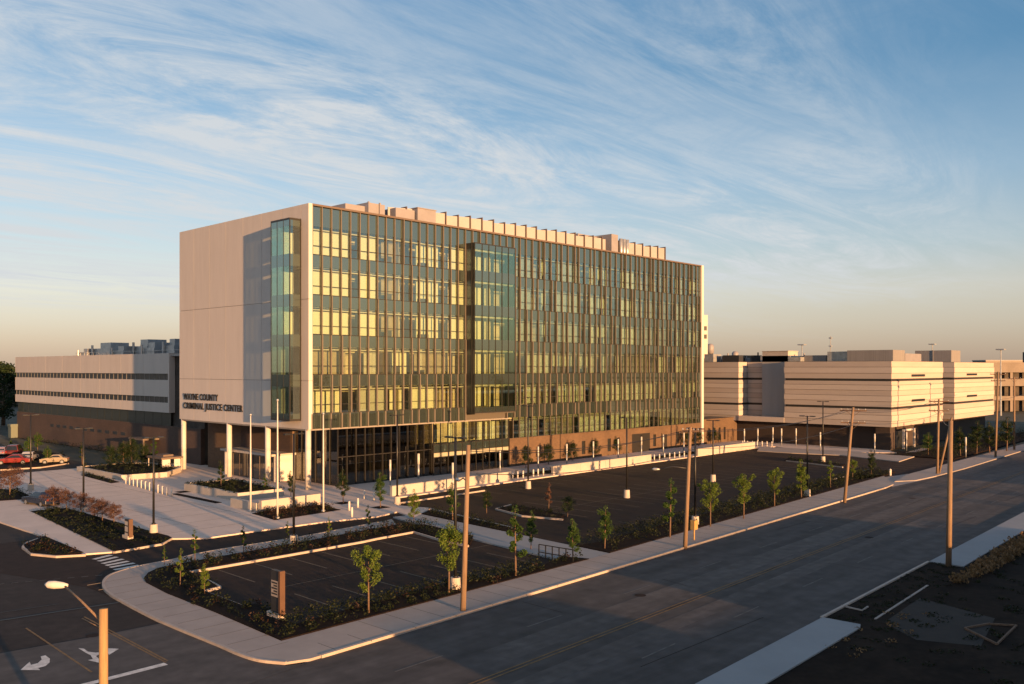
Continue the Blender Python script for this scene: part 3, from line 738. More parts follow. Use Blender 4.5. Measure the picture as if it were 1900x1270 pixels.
for k in range(14): m.box(10+.0,10.25,38.2+k*.58,38.45+k*.58,15.8,18.1)
m.obj('roof_louvre',M_galv,wing)
m=MB().box(8.6,8.66,48,90,16.7,16.76)
for k in range(22): m.box(8.6,8.66,48+k*2,48.06+k*2,15.8,16.7)
m.obj('roof_rail',M_galv,wing)

# ================================================================== RIBBED LOW BUILDING (right)
det=thing('ribbed_low_building','windowless cream ribbed precast building with dark reveal lines over a shaded brick base','building')
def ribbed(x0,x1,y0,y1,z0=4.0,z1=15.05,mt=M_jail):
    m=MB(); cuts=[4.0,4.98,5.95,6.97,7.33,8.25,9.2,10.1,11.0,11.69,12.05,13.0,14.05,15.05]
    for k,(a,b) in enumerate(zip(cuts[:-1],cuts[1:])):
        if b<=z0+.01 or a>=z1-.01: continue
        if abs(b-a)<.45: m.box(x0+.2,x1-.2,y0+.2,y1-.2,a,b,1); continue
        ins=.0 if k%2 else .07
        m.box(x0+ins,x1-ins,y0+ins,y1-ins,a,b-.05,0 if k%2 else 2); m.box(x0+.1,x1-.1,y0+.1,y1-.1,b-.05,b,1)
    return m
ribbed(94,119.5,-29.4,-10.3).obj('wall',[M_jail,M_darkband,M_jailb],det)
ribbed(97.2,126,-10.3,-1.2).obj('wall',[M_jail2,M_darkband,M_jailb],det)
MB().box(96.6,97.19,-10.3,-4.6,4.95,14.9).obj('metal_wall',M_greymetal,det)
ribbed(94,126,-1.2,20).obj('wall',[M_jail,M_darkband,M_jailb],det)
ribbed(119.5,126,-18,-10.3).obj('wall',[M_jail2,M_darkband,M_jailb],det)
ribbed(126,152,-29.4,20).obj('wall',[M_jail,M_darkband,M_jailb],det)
MB().box(93.95,97.2,-10.3,-1.2,4.0,4.9).obj('ledge',M_jail,det)
MB().box(95.5,151,-27.9,20,.05,4.0).box(94.6,97,-28.9,-26.5,.05,4.0).obj('brick_base',M_shadebrick,det)
for (x,z) in ((103.2,12.35),(103.2,8.0),(133.5,12.4),(133.5,8.1)): MB().box(x,x+6.4,-29.46,-29.40,z,z+.42).obj('window',M_darkgl,det)
m=MB().box(99,99.3,-29.6,-29.3,.1,3.1).box(104,104.3,-29.6,-29.3,.1,3.1).box(99,104.3,-29.6,-29.3,3.1,3.4); m.obj('entry_frame',M_white,det)
MB().box(99.4,103.9,-28.0,-27.95,.1,3.0).obj('door',M_darkgl,det)
for (y0,y1,x0_,x1_,h,mt) in ((-28.3,-20.4,97.5,103,3.15,M_seam),(-20.2,-16.6,98,103,2.9,M_galv),(-16.2,-12,98.5,103,1.9,M_seam),(-28.0,-25,104,112,2.3,M_screen),(-9,-3,99,104,1.9,M_galv),(1,4.5,98,103,2.2,M_darkmetal),(6,8,97,100,2.6,M_galv),(-12,-9.6,97,99,1.4,M_galv)):
    MB().box(x0_,x1_,y0,y1,15.0,15.0+h*.62).obj('penthouse',mt,det)
MB().box(99,103,-8.6,-3.4,15.0,17.0).box(98.9,103.1,-8.7,-3.3,17.0,17.1).obj('penthouse',M_wallconc,det)
MB().box(128,133.5,-28.2,-21.4,15.0,17.35).box(127.9,128.0,-24.9,-24.7,15,17.4).obj('penthouse',M_seam,det)
rq=random.Random(9)
for k in range(10):
    y=-13+k*2.2+rq.uniform(-.6,.6); x=rq.uniform(98,104); h=rq.uniform(.7,2.2)
    MB().box(x,x+1.4,y,y+rq.uniform(.6,1.6),15.0,15.0+h*.7).tube([(x+.5,y+.3,15),(x+.5,y+.3,15+h)],.14,8).obj('rooftop_unit',rq.choice([M_galv,M_darkmetal,M_screen]),det)
# low brick connector between the two
lk=MB(); xx=83.0
for sx in (85.0,86.8,88.6,90.4): lk.box(xx,sx,-.1,5,.1,4.6); lk.box(sx,sx+.7,-.1,5,.1,.6); lk.box(sx,sx+.7,-.1,5,2.9,4.6); xx=sx+.7
lk.box(xx,95.3,-.1,5,.1,4.6)
con=lk.obj('link_building',M_brick); tag(con,'low tan brick link with slit windows between the glass and ribbed buildings','building')
for sx in (85.0,86.8,88.6,90.4): MB().box(sx,sx+.7,.15,.2,.6,2.9).obj('slit_window',M_darkgl,con)

# ================================================================== PLAZA WALLS, PLANTERS, FURNITURE
def solid(name,label,cat,mb,m,group=None): return tag(mb.obj(name,m),label,cat,group)
for (a,b,lab) in ((3.6,22.0,'long low pale concrete wall beside the glass lobby, nearest of the row along the parking lot'),
                  (29.9,51.8,'longest low pale concrete wall in front of the brick base, between two bollard rows'),
                  (64.5,82.8,'farthest low pale concrete wall along the lot, before the brick link')):
    m=MB(); n=int((b-a)/4.5)
    for k in range(n):
        s=(b-a)/n; m.box(a+k*s+.012,a+(k+1)*s-.012,-10.55,-10.2,.05,1.15)
    for k in range(n): m.box(a+k*(b-a)/n,a+(k+1)*(b-a)/n,-10.58,-9.9,1.15,1.22,1)
    solid('seat_wall',lab,'wall',m,[M_wallconc,M_conc2],'low concrete walls along the parking lot')
def planter(name,label,poly,h,th=.35):
    t=thing(name,label,'planter',(0,0,0))
    MB().ribbon(poly,th,.05,h,closed=True).obj('wall',M_wallconc,t)
    ce=sum((Vector(q) for q in poly),Vector((0,0,0)))/len(poly); MB().prism([ce+(Vector(q)-ce)*.975 for q in poly],.1,h-.12).obj('soil',M_mulch,t)
    return t
plA=[Vector(p) for p in ((-10.6,38,0),(-10.6,24.0,0),(-5.3,23.0,0),(-1.5,27,0),(-1.5,36,0),(-5,38.5,0))]
plB=[Vector(p) for p in ((-9.6,9.8,0),(-9.6,-1.9,0),(-4.3,-2.1,0),(-3.6,9.4,0))]
planter('raised_planter','raised concrete planter with dark trees behind the long bollard row',plA,.75)
planter('raised_planter','raised concrete planter of low ground cover in front of the entrance columns',plB,.95)
m=MB().box(-11.6,-5.0,-9.9,-9.4,.05,1.2).box(-11.9,-11.4,-9.4,-4.6,.05,.95)
solid('seat_wall','short L-shaped pale concrete wall behind the flagpoles','wall',m,M_wallconc)
m=MB().box(-5.6,-4.6,2.2,8.6,.5,.62)
for yy in (2.5,5.2,8.1): m.box(-5.4,-4.8,yy,yy+.2,.1,.5)
solid('bench','long pale slab bench beside the planter in front of the entrance','bench',m,M_wallconc)

def bollard(): return MB().tube([(0,0,.1),(0,0,.98)],.10,10).tube([(0,0,.98),(0,0,1.02)],[.10,.05],10)
bm_=bollard().obj('bollard',M_white,None,True); first=True
def put_bollards(pts,lab,grp):
    global first
    for p in pts:
        if first: o=bm_; first=False
        else: o=bm_.copy(); col.objects.link(o)
        o.location=(p[0],p[1],0); tag(o,lab,'bollard',grp)
put_bollards([(-11.55+(-1.2)*k/11,20.4-14.2*k/11) for k in range(12)],'pale bollard in the long row between the two raised planters','bollards between the planters')
put_bollards([(23.0+.95*k,-9.9+.05*(k%2)) for k in range(7)],'pale bollard in the gap between the two nearer low walls','bollards in the first wall gap')
put_bollards([(53.5+1.35*k,-9.9) for k in range(8)],'pale bollard in the gap between the two farther low walls','bollards in the second wall gap')
put_bollards([at(1378+k*9,829+.2*k)[:2] for k in range(7)],'pale bollard beside the far end of the low walls','bollards at the lot end')
put_bollards([at(*p)[:2] for p in ((653,962),(664,944),(648,950),(676,928),(694,932))],'pale bollard at the crossing beside the flagpole bed','bollards at the crossing')

# lit light columns
def lightcol():
    t=thing('light_column','','light column'); 
    MB().tube([(0,0,.1),(0,0,1.9)],.085,10).obj('post',M_galv,t,True); MB().tube([(0,0,1.9),(0,0,3.15)],.12,12).tube([(0,0,3.15),(0,0,3.2)],[.12,.1],12).obj('lamp_tube',M_lampw,t,True); return t
lc=lightcol(); spots=[(25.6,-5.2)]+[(33.2+6.0*k,-5.0) for k in range(7)]
LAB='slim light column with pale lamp tube in front of the brick base'
L2='slim light column with pale lamp tube in front of the shaded ribbed building'
q=[(x,y,LAB,'light columns along the brick base') for x,y in spots]
for px,py in ((1381,830),(1406,829),(1434,826),(1450,829),(1477,829),(1522,838),(1623,842)):
    a=at(px,py); q.append((a.x,a.y,L2,'light columns by the ribbed building'))
for px,py,l in ((1682,838,'slim light column beside the white framed door of the ribbed building'),(1792,850,'slim light column alone among dark shrubs by the far sidewalk'),(840,912,'slim light column just behind the near low wall')):
    a=at(px,py); q.append((a.x,a.y,l,None))
for px,py in ((666,898),(724,905),(777,890),(776,890)):
    a=at(px,py); q.append((a.x,a.y,'slim light column beside the dark lobby glass','light columns by the lobby'))
for k,(x,y,l,g_) in enumerate(q):
    o=lc if k==0 else dup(lc,(x,y,0)); o.location=(x,y,0); tag(o,l,'light column',g_)

# flagpoles
def flagpole(p,top,lab):
    h=height(p,top); t=thing('flagpole',lab,'flagpole',(p.x,p.y,0))
    MB().tube([(0,0,.16),(0,0,h*.5),(0,0,h)],[.088,.075,.045],10).obj('pole',M_white,t,True)
    MB().tube([(0,0,.1),(0,0,.3)],[.24,.15],12).obj('base_collar',M_galv,t,True)
    b=bpy.data.meshes.new('finial'); bb=bmesh.new(); bmesh.ops.create_uvsphere(bb,u_segments=10,v_segments=6,radius=.12); bmesh.ops.translate(bb,verts=bb.verts,vec=(0,0,h+.1)); bb.to_mesh(b); bb.free(); b.materials.append(M_galv)
    o=bpy.data.objects.new('finial',b); col.objects.link(o); o.parent=t
flagpole(at(465,952),772,'bare white flagpole nearest the raised planter, without a flag')
flagpole(at(515,965),745,'tallest bare white flagpole at the front of the shrub bed')
flagpole(at(600,952),770,'bare white flagpole closest to the dark lobby glass')

# parking lamps
def lamp(h,arms=2,name='parking_lamp'):
    t=thing(name,'','lamp post')
    MB().tube([(0,0,.0),(0,0,.85)],[.34,.30],14).obj('base',M_wallconc,t,False)
    MB().tube([(0,0,.85),(0,0,h)],[.10,.075],8).tube([(0,0,.85),(0,0,.95)],.17,8).obj('pole',M_blackmetal,t,True)
    for s in ((1,-1) if arms==2 else (1,)):
        MB().bar((0,0,h-.06),(s*.4,0,h-.03),.06,.06).obj('arm',M_blackmetal,t)
        MB().box(min(s*.35,s*.85),max(s*.35,s*.85),-.14,.14,h-.08,h+.02).obj('lamp_head',M_blackmetal,t)
    return t
LD=[(285,992,812,'black parking lamp on a concrete base at the tip of the plaza island'),(545,1014,805,'black parking lamp in the shrub bed between driveway and near lot'),
    (845,1097,790,'black parking lamp behind the nearest full utility pole in the near lot'),(980,907,700,'black parking lamp at the corner of the landscaped island in the big lot'),
    (737,937,770,'black parking lamp on a concrete base at the near end of the low walls'),(1163,924,775,'black parking lamp in the middle of the big parking lot'),
    (1290,976,795,'black parking lamp in the road bed by the yellow box'),(1323,894,780,'black parking lamp on the far side of the big lot'),
    (1498,923,772,'black parking lamp in the road bed near the far end of the big lot'),(155,948,795,'black lamp post among the rust-leaved trees on the plaza island'),
    (57,912,770,'black lamp post in the plaza at the left, by the red-leaved shrubs'),(1527,858,745,'black lamp post by the far island of the lot')]
for (x,y,tp,l) in LD:
    p=at(x,y); h=max(7.0,min(9.5,height(p,tp))); t=lamp(h); t.location=p; t.rotation_euler=(0,0,R(90) if x>800 else 0); t['label']=l; t['category']='lamp post'

# bin-like things: monument signs
def monument(p,h,wd,label,rz=0):
    t=thing('monument_sign',label,'sign',(p.x,p.y,0),rz)
    MB().box(-.22,.22,-wd/2-.1,wd/2+.1,.05,.42).obj('base',M_wallconc,t)
    MB().box(-.12,.12,-wd/2,wd/2*.62,.42,h).obj('sign_panel',M_darkmetal,t)
    MB().box(-.16,.16,-wd/2-.18,-wd/2,.3,h*1.01).obj('side_post',mat('corten_steel',(.085,.042,.024),.6,1,.15) if 'corten_steel' not in MATS else MATS['corten_steel'],t)
    return t
p=at(512,1150); h=height(p,1058); s=monument(p,h,.95,'tall dark wayfinding sign with rust-brown end post at the corner of the near lot')
m=MB().box(-.15,-.123,-.44,.24,h*.48,h*.80); pn=m.obj('sign_plate',mat('pale_sign_plate',(.33,.27,.23),.6),s)
m=MB()
for k in range(5): m.box(-.157,-.151,-.38,.18-(k%2)*.2,h*.52+k*h*.055,h*.52+k*h*.055+.09)
m.obj('sign_rows',M_darkmetal,pn)
p=at(237,1003); h=height(p,963); s=monument(p,h,.85,'small dark sign with pale plates at the tip of the plaza island')
MB().box(-.15,-.123,-.38,.2,h*.72,h*.9).box(-.15,-.123,-.38,.2,h*.42,h*.66).box(-.15,-.123,-.38,.2,h*.2,h*.36).obj('sign_plate',M_wallconc,s)

# handrail at the steps between lots
t=thing('handrail','black metal handrail beside the path between the two parking lots','handrail')
a=at(1000,1036);b=at(1063,1047);c_=at(1063,1036)
m=MB()
for q0,q1 in ((a,b),):
    for z in (.45,1.0): m.bar((q0.x,q0.y,z),(q1.x,q1.y,z),.06,.06)
m.obj('rail',M_blackmetal,t)
for k in range(6):
    p=a.lerp(b,k/5); MB().box(p.x-.03,p.x+.03,p.y-.03,p.y+.03,.05,1.0).obj('post',M_blackmetal,t)
# yellow box on stakes
p=at(1288,1005); t=thing('utility_marker','yellow utility box on a short post at the edge of the sidewalk','utility box',(p.x,p.y,0))
MB().box(-.25,.25,-.18,.18,.95,1.65).prism([(-.25,-.2),(.25,-.2),(.25,.2),(-.25,.2)],1.65,1.7).obj('box',M_yellowbox,t); MB().tube([(0,0,.05),(0,0,.95)],.06,8).obj('post',M_yellowbox,t)
# small cabinet at far left, hydrant at far sidewalk
p=at(28,812); solid('utility_cabinet','pale green utility cabinet at the far left corner of the low wing','cabinet',MB().box(p.x-1.0,p.x+1.0,p.y-.8,p.y+.8,0,2.2).box(p.x-1.1,p.x+1.1,p.y-.9,p.y+.9,2.2,2.7),M_green)
p=at(1652,884); m=MB().tube([(p.x,p.y,.1),(p.x,p.y,.75),(p.x,p.y,.8),(p.x,p.y,.95)],[.13,.13,.17,.05],10).tube([(p.x-.24,p.y,.55),(p.x+.24,p.y,.55)],.07,8)
solid('fire_hydrant','small pale hydrant by the driveway at the far end of the big lot','hydrant',m,M_white)
# kiosk by the first column
p=at(306,874); t=thing('shelter','small flat-roofed shelter with lit cream panels left of the first column','shelter',(p.x,p.y,0))
MB().box(-1.5,1.5,-2.2,2.2,1.75,2.0).box(-.7,.7,-1.0,1.0,2.0,2.25).obj('roof',M_frame,t)
for (a0,b0,c0,d0) in ((-1.3,-.2,-2.0,-1.9),(.35,1.2,-2.0,-1.9)): MB().box(a0,b0,c0,d0,.7,1.7).obj('panel',M_white,t)
for sx in (-1.35,1.3):
    for sy in (-2.05,2.0): MB().box(sx,sx+.1,sy,sy+.1,.1,1.75).obj('post',M_wallconc,t)

# ------------------------------------------------------------------ utility poles
def cross(mb,z,ln,ang):
    d=Vector((math.cos(ang),math.sin(ang),0)); mb.bar(Vector((0,0,z))-d*ln/2,Vector((0,0,z))+d*ln/2,.11,.12); return d
def upole(px,py,tx,ty,label,arms=(),r=(.17,.12),m_=M_wood,lean=None,group=None,z=0):
    p=at(px,py); d=depth(p); h=height(p,ty); lat=(tx-px)/FX*d
    top=Vector((RT.x*lat,RT.y*lat,h)); t=thing('utility_pole',label,'utility pole',(p.x,p.y,0),0,group)
    MB().tube([(0,0,.0),top*.5,top],[r[0],(r[0]+r[1])/2,r[1]],12).obj('pole',m_,t,True)
    for (dz,ln) in arms:
        mb=MB(); q=top+Vector((0,0,-dz)); q=Vector((q.x,q.y,q.z)); dd=Vector((-.35,1,0)).normalized()
        mb.bar(q-dd*ln/2,q+dd*ln/2,.11,.13); mb.bar(q-dd*ln*.28,q+Vector((0,0,-.6)),.04,.04); mb.bar(q+dd*ln*.28,q+Vector((0,0,-.6)),.04,.04)
        ca=mb.obj('crossarm',M_bark,t)
        for s in (-.45,-.2,.2,.45): MB().tube([q+dd*ln*s+Vector((0,0,.06)),q+dd*ln*s+Vector((0,0,.22))],[.05,.035],8).obj('insulator',M_galv,ca,True)
    return t,p,top
def sarm(t,a,b,m_=M_darkmetal,headm=M_galv,hl=.8):
    a=Vector(a); b=Vector(b); MB().tube([a,a.lerp(b,.5)+Vector((0,0,.18)),b],.035,8).obj('lamp_arm',m_,t,True)
    d=(b-a); d.z=0; d.normalize(); n=Vector((-d.y,d.x,0))
    MB().tube([b-d*.1,b+d*hl*.3,b+d*hl*.75,b+d*hl],[.05,.10,.11,.04],10).obj('lamp_head',headm,t,True)
T,p1,top1=upole(859,1137,869,826,'nearest full-height wooden utility pole on the sidewalk beside the near lot',[])
sarm(T,top1*.78,top1*.78+Vector((.9,1.6,-.15)))
T,p2,top2=upole(1271,1019,1281,793,'wooden utility pole on the sidewalk next to the yellow box',[(.3,1.3)])
sarm(T,top2*.66,top2*.66+Vector((-1.2,1.9,-.1)),M_darkmetal,M_galv,.5)
T,p3,top3=upole(1567,933,1583,756,'leaning wooden utility pole with two crossarms in front of the ribbed building',[(.35,2.6),(1.6,2.4)])
T,p5,top5=upole(1739,881,1742,741,'utility pole with crossarms in front of the sunlit ribbed wall',[(.3,2.4),(1.5,2.4)])
T,p4,top4=upole(1760,1052,1764,781,'bare wooden pole on the near sidewalk at the right, close to the vacant ground',[],(.2,.15))
upole(1742,880,1766,775,'leaning brown wooden pole propped beside the crossarm pole',[],(.15,.12))
upole(1847,850,1852,690,'distant utility pole at the right end of the ribbed building',[(.4,2.2),(1.4,2.0)])
upole(1882,836,1882,700,'farthest utility pole at the right edge beside the distant parking deck',[(.3,2.0)])
# foreground pole: stands below the frame on the near corner
d=27.0; q=CAM+FW*d+RT*((192-CX)/FX*d); h=HC+(HY-1130)/FX*d
T=thing('utility_pole','fresh yellow wooden pole cut off by the bottom edge with a street lamp arm','utility pole',(q.x,q.y,0))
MB().tube([(0,0,0),(0,0,h*.5),(0,0,h)],[.15,.135,.125],14).obj('pole',M_newwood,T,True)
def rel(px,py,dd): 
    w_=CAM+FW*dd+RT*((px-CX)/FX*dd); return Vector((w_.x-q.x,w_.y-q.y,HC+(HY-py)/FX*dd))
b_=rel(119,1086.5,28.6); a_=Vector((0,0,h-.45))
MB().tube([a_,a_.lerp(b_,.55)+Vector((0,0,.03)),b_],.034,8).tube([rel(152,1148,27.8),Vector((0,0,h-.62))],.014,6).obj('lamp_arm',M_wood,T,True)
dd=(b_-a_).normalized(); dd=Vector((-RT.x,-RT.y,.05)).normalized()
MB().tube([b_-dd*.12,b_+dd*.05,b_+dd*.3,b_+dd*.5,b_+dd*.62],[.05,.10,.13,.12,.03],12).obj('lamp_head',M_white,T,True)
def wire(a,b,sag,label,r=.012):
    a=Vector(a); b=Vector(b); n=14; pts=[a.lerp(b,k/n)-Vector((0,0,sag*4*(k/n)*(1-k/n))) for k in range(n+1)]
    tag(MB().tube(pts,r,5).obj('power_line',M_blackmetal),label,'cable')
def W(p,t,dz=0): return Vector((p.x+t.x,p.y+t.y,t.z-dz))
ends=[(p1,top1,'the two nearest sidewalk poles'),(p2,top2,'the yellow box pole and the leaning crossarm pole'),(p3,top3,'the two poles with crossarms'),(p5,top5,None)]
for (pa,ta,l),(pb,tb,_) in zip(ends[:-1],ends[1:]):
    for dz,off,nm in ((.25,0,'upper'),(.32,.75,'road-side'),(1.6,-.5,'lower')):
        o_=Vector((-.33,.94,0))*off
        wire(W(pa,ta,dz)+o_,W(pb,tb,dz)+o_,.55+.2*abs(off),f'{nm} overhead cable between {l}',.021)
wire(W(p4,top4,.3),W(p5,top5,.9),.8,'overhead cable crossing the road to the bare near pole',.021)
wire(W(p5,top5,.3),W(p5,top5,.3)+Vector((60,2.6,.3)),.8,'overhead cable running on past the ribbed building',.021)
# ------------------------------------------------------------------ trees and shrubs
def leaves(mb,rg,center,rad,n,size,flat=1.0,mi=0):
    for _ in range(n):
        while True:
            v=Vector((rg.uniform(-1,1),rg.uniform(-1,1),rg.uniform(-1,1)))
            if v.length<=1: break
        p=Vector(center)+Vector((v.x*rad[0],v.y*rad[1],v.z*rad[2]))
        s=size*rg.uniform(.6,1.35)
        a=Vector((rg.gauss(0,1),rg.gauss(0,1),rg.gauss(0,.7)*flat)).normalized(); b=a.orthogonal().normalized()
        b=(b*math.cos(rg.uniform(0,6.28))+a.cross(b)*math.sin(rg.uniform(0,6.28))).normalized()
        mb.add([p-a*s*.7,p+b*s*.42+a*.05*s,p+a*s*.75,p-b*s*.42+a*.05*s],[(0,1,2,3)],mi)
def tree_proto(seed,kind):
    """unit tree ~5 m tall: trunk with limbs, crown of leaf clumps"""
    rg=random.Random(seed); tr=MB(); cr=MB(); H=5.0
    if kind=='vase': base,spread,cw=1.5,1.15,.62
    elif kind=='oval': base,spread,cw=1.0,.75,.62
    elif kind=='full': base,spread,cw=.7,1.15,.85
    elif kind=='thin': base,spread,cw=1.3,.55,.42
    else: base,spread,cw=.9,1.6,.9
    lean=Vector((rg.uniform(-.12,.12),rg.uniform(-.12,.12),0))
    tr.tube([(0,0,0),(lean.x*.5,lean.y*.5,base),(lean.x,lean.y,H*.62),(lean.x*1.3,lean.y*1.3,H*.93)],[.075,.06,.035,.012],7)
    nb={'thin':8,'full':17,'round':16}.get(kind,12)
    for k in range(nb):
        z=base+(H*.78-base)*(k/nb)**.9; an=k*2.4+rg.uniform(-.4,.4)
        f=(k/nb)
        if kind=='vase': L=spread*(.55+.8*f if f<.6 else 1.25-.75*f)
        elif kind=='oval': L=spread*(1.0-.55*abs(f-.35))
        else: L=spread*(1.05-.6*f)
        L*=rg.uniform(.55,1.2)
        rise=L*(1.3 if kind=='vase' else .6 if kind!='round' else .55)
        a=Vector((lean.x*z/H,lean.y*z/H,z)); b=a+Vector((math.cos(an)*L,math.sin(an)*L,rise)); mid=a.lerp(b,.5)+Vector((0,0,-.06*L))
        tr.tube([a,mid,b],[.028,.018,.007],5)
        for f2,n2 in ((.45,.6),(.75,.9),(1.0,1.0)):
            c=a.lerp(b,f2); rr_=cw*rg.uniform(.5,1.0)*(1 if f2>.6 else .75)
            leaves(cr,rg,c,(rr_*.70,rr_*.70,rr_*.66),int(125*n2),.085)
    leaves(cr,rg,(lean.x*1.3,lean.y*1.3,H*.88),(.28,.28,.45),90,.085)
    return tr,cr
PROTO={}
def tree(px,py,ytop,kind,leaf,label,group,wide=1.0,z=.12,name='street_tree'):
    p=at(px,py); h=height(p,ytop)*1.0
    v=rt.randrange(3); key=(kind,leaf,v)
    sc_w=h/5*wide
    if key not in PROTO:
        tr,cr=tree_proto(hash((kind,v))%1000 if False else {'vase':10,'oval':40,'thin':70,'round':90,'full':120}[kind]+v,kind)
        t=thing(name,'','tree'); tr.obj('trunk',M_bark,t,True); cr.obj('crown',M_leaf[leaf],t); PROTO[key]=t; o=t
        o.location=(p.x,p.y,z); o.rotation_euler=(0,0,rt.uniform(0,6.28)); o.scale=(sc_w,sc_w,(h-z)/5)
    else:
        o=dup(PROTO[key],(p.x,p.y,z),rt.uniform(0,6.28),(sc_w,sc_w,(h-z)/5))
    o.name=name; tag(o,label,'tree',group); return o
rt=random.Random(21)
G1='street trees along the main road'
for (a,b,c,k,lf,l) in (
 (684,1143,1008,'vase',1,'nearest young street tree, left of the tall wooden pole'),
 (833,1105,970,'vase',1,'young street tree just left of the nearest full utility pole'),
 (957,1073,933,'thin',0,'young street tree just right of the nearest full utility pole'),
 (1063,1043,958,'oval',0,'dense little tree behind the handrail'),
 (1122,1022,934,'oval',0,'dark full tree at the left end of the road bed beside the big lot'),
 (1243,1000,882,'thin',0,'tall thin tree left of the pole by the yellow box'),
 (1318,980,890,'vase',1,'open vase-shaped tree right of the yellow box'),
 (1380,965,876,'vase',1,'bright tree between the yellow box and the leaning crossarm pole, second from the box'),
 (1437,942,868,'vase',1,'bright tree in the road bed, third from the yellow box'),
 (1487,926,850,'oval',1,'upright bright tree beside the lamp near the far end of the big lot'),
 (1541,908,852,'thin',1,'sparse sapling left of the leaning crossarm pole'),
 (1582,893,850,'vase',1,'bright sapling just right of the leaning crossarm pole'),
 (1617,884,832,'oval',2,'full dark tree at the far end of the road bed')):
    tree(a,b,c,k,lf,l,G1)
G2='saplings around the near lot'
for (a,b,c,k,lf,l) in (
 (334,1092,1014,'thin',1,'yellow-green sapling at the west tip of the near lot bed'),
 (380,1107,1043,'oval',1,'small bright sapling by the bumped kerb of the near lot'),
 (362,1046,978,'thin',0,'slim sapling between the driveway and the sidewalk curve'),
 (305,1052,1010,'thin',0,'smallest dark sapling at the sidewalk curve'),
 (452,1031,973,'thin',0,'slim dark sapling beside the driveway'),
 (533,1006,965,'thin',1,'sapling left of the lamp between driveway and near lot'),
 (611,1001,957,'thin',1,'small sapling right of the lamp between driveway and near lot'),
 (683,990,935,'thin',0,'narrow dark sapling in the north bed of the near lot'),
 (768,976,905,'oval',1,'orange-tinged sapling at the north-east corner of the near lot'),
 (985,1022,945,'oval',0,'small tree beside the path between the lots')):
    tree(a,b,c,k,lf,l,G2,.85)
G3='young trees on the plaza'
for (a,b,c,k,lf,l) in (
 (492,922,878,'thin',0,'small tree in the entrance planter in front of the third column'),
 (540,926,872,'oval',2,'dark bushy tree in front of the cream entrance panel'),
 (637,936,868,'oval',2,'dark tree in a paving square beside the lobby corner'),
 (706,944,872,'oval',0,'tree in a paving square beside the near end of the low walls'),
 (411,915,850,'thin',2,'slender dark tree in the entrance planter by the second column'),
 (840,968,893,'oval',0,'broad green tree in the shrub strip left of the big lot'),
 (903,955,905,'oval',2,'dim tree at the west edge of the big lot'),
 (1053,962,916,'round',2,'dark round tree on the landscaped island'),
 (1018,950,893,'thin',3,'bare brownish sapling on the landscaped island'),
 (206,872,822,'full',2,'leftmost dark tree in the planter behind the bollard row'),
 (228,872,815,'full',2,'dark tree in the middle of the planter behind the bollard row'),
 (245,870,808,'full',2,'slender dark tree in the planter behind the bollard row'),
 (268,868,818,'full',2,'rightmost dark tree in the planter behind the bollard row'),
 (285,868,808,'thin',0,'thin greenish tree behind the lamp left of the first column'),
 (153,868,818,'thin',2,'dark tree at the back edge of the plaza')):
    tree(a,b,c,k,lf,l,G3)
G4='oval trees in front of the brick base'
ORD=['first','second','third','fourth','fifth','sixth','seventh']
for k,x in enumerate((976,1018,1063,1104,1142,1183)):
    y0=870-(x-976)*.148
    tree(x,y0,y0-(46-k*2.2),'full',2,f'dark oval tree in front of the brick base, {ORD[k]} from the lobby',G4,1.15)
for k,(x,y) in enumerate(((1274,832),(1296,829),(1325,826))):
    tree(x,y,y-34,'full',2,f'dark oval tree by the brick link, {ORD[k]} from the pole','trees by the link',1.1)
G5='rust-leaved small trees on the plaza islands'
for k,(a,b,c) in enumerate(((18,922,862),(100,945,898),(124,949,903),(150,955,910),(176,965,920),(190,970,922),(212,976,930))):
    tree(a,b,c,'round',3,('large rust-leaved tree at the left edge of the photo','rust-leaved tree beside the dark blue car','rust-leaved tree second from the dark blue car','rust-leaved tree behind the island lamp post','rust-leaved tree just right of the island lamp post','rust-leaved tree fifth along the island','rust-leaved tree closest to the small sign')[k],G5,1.35,name='ornamental_tree')
for k,(a,b,c,l) in enumerate(((20,836,815,'hazy green tree behind the parked cars at the far left'),(52,850,808,'pale green tree among the parked cars'),(88,862,826,'green tree at the tip of the car park'),(70,838,800,'yellowish thin tree behind the car park'))):
    tree(a,b,c,'oval',0,l,'trees in the car park',1.2)
for k,(a,b,c,l) in enumerate(((1782,848,790,'dark tree behind the lone light column'),(1812,844,778,'large dark tree by the far sidewalk'),(1836,842,780,'dark green tree near the distant utility pole'),(1722,846,800,'green tree beside the white framed door'),(1868,838,770,'dark tree at the right edge by the far sidewalk'),(1760,846,805,'small dark tree behind the bare near pole'))):
    tree(a,b,c,'oval',2 if k!=3 else 0,l,'trees along the ribbed building',1.3)
# tall dark trees at the left edge
rt2=random.Random(2)
for k,(px,D,ytop,l) in enumerate(((-22,205,676,'tall dark tree half cut off by the left edge'),(6,215,668,'tall dark tree behind the left end of the low wing'),(-60,190,660,'biggest dark tree at the far left edge'))):
    q_=CAM+FW*D+RT*((px-CX)/FX*D); h=HC+(HY-ytop)/FX*D+rt2.uniform(-.5,1)
    tr=MB(); cr=MB(); tr.tube([(0,0,0),(.2,0,h*.4),(.1,.2,h*.8)],[.5,.35,.1],8)
    for j in range(26):
        z=h*(.16+.78*rt2.random()); an=rt2.uniform(0,6.28); L=h*.32*(1.1-abs(z/h-.45))*rt2.uniform(.4,1.15)
        c=(math.cos(an)*L,math.sin(an)*L,z); tr.tube([(.1,0,max(2,z-L*.6)),c],[.12,.03],5); leaves(cr,rt2,c,(1.9,1.9,1.5),150,.42)
    t=thing('background_tree',l,'tree',(q_.x,q_.y,0),0,'tall trees at the left'); tr.obj('trunk',M_bark,t,True); cr.obj('crown',M_leaf[2],t)

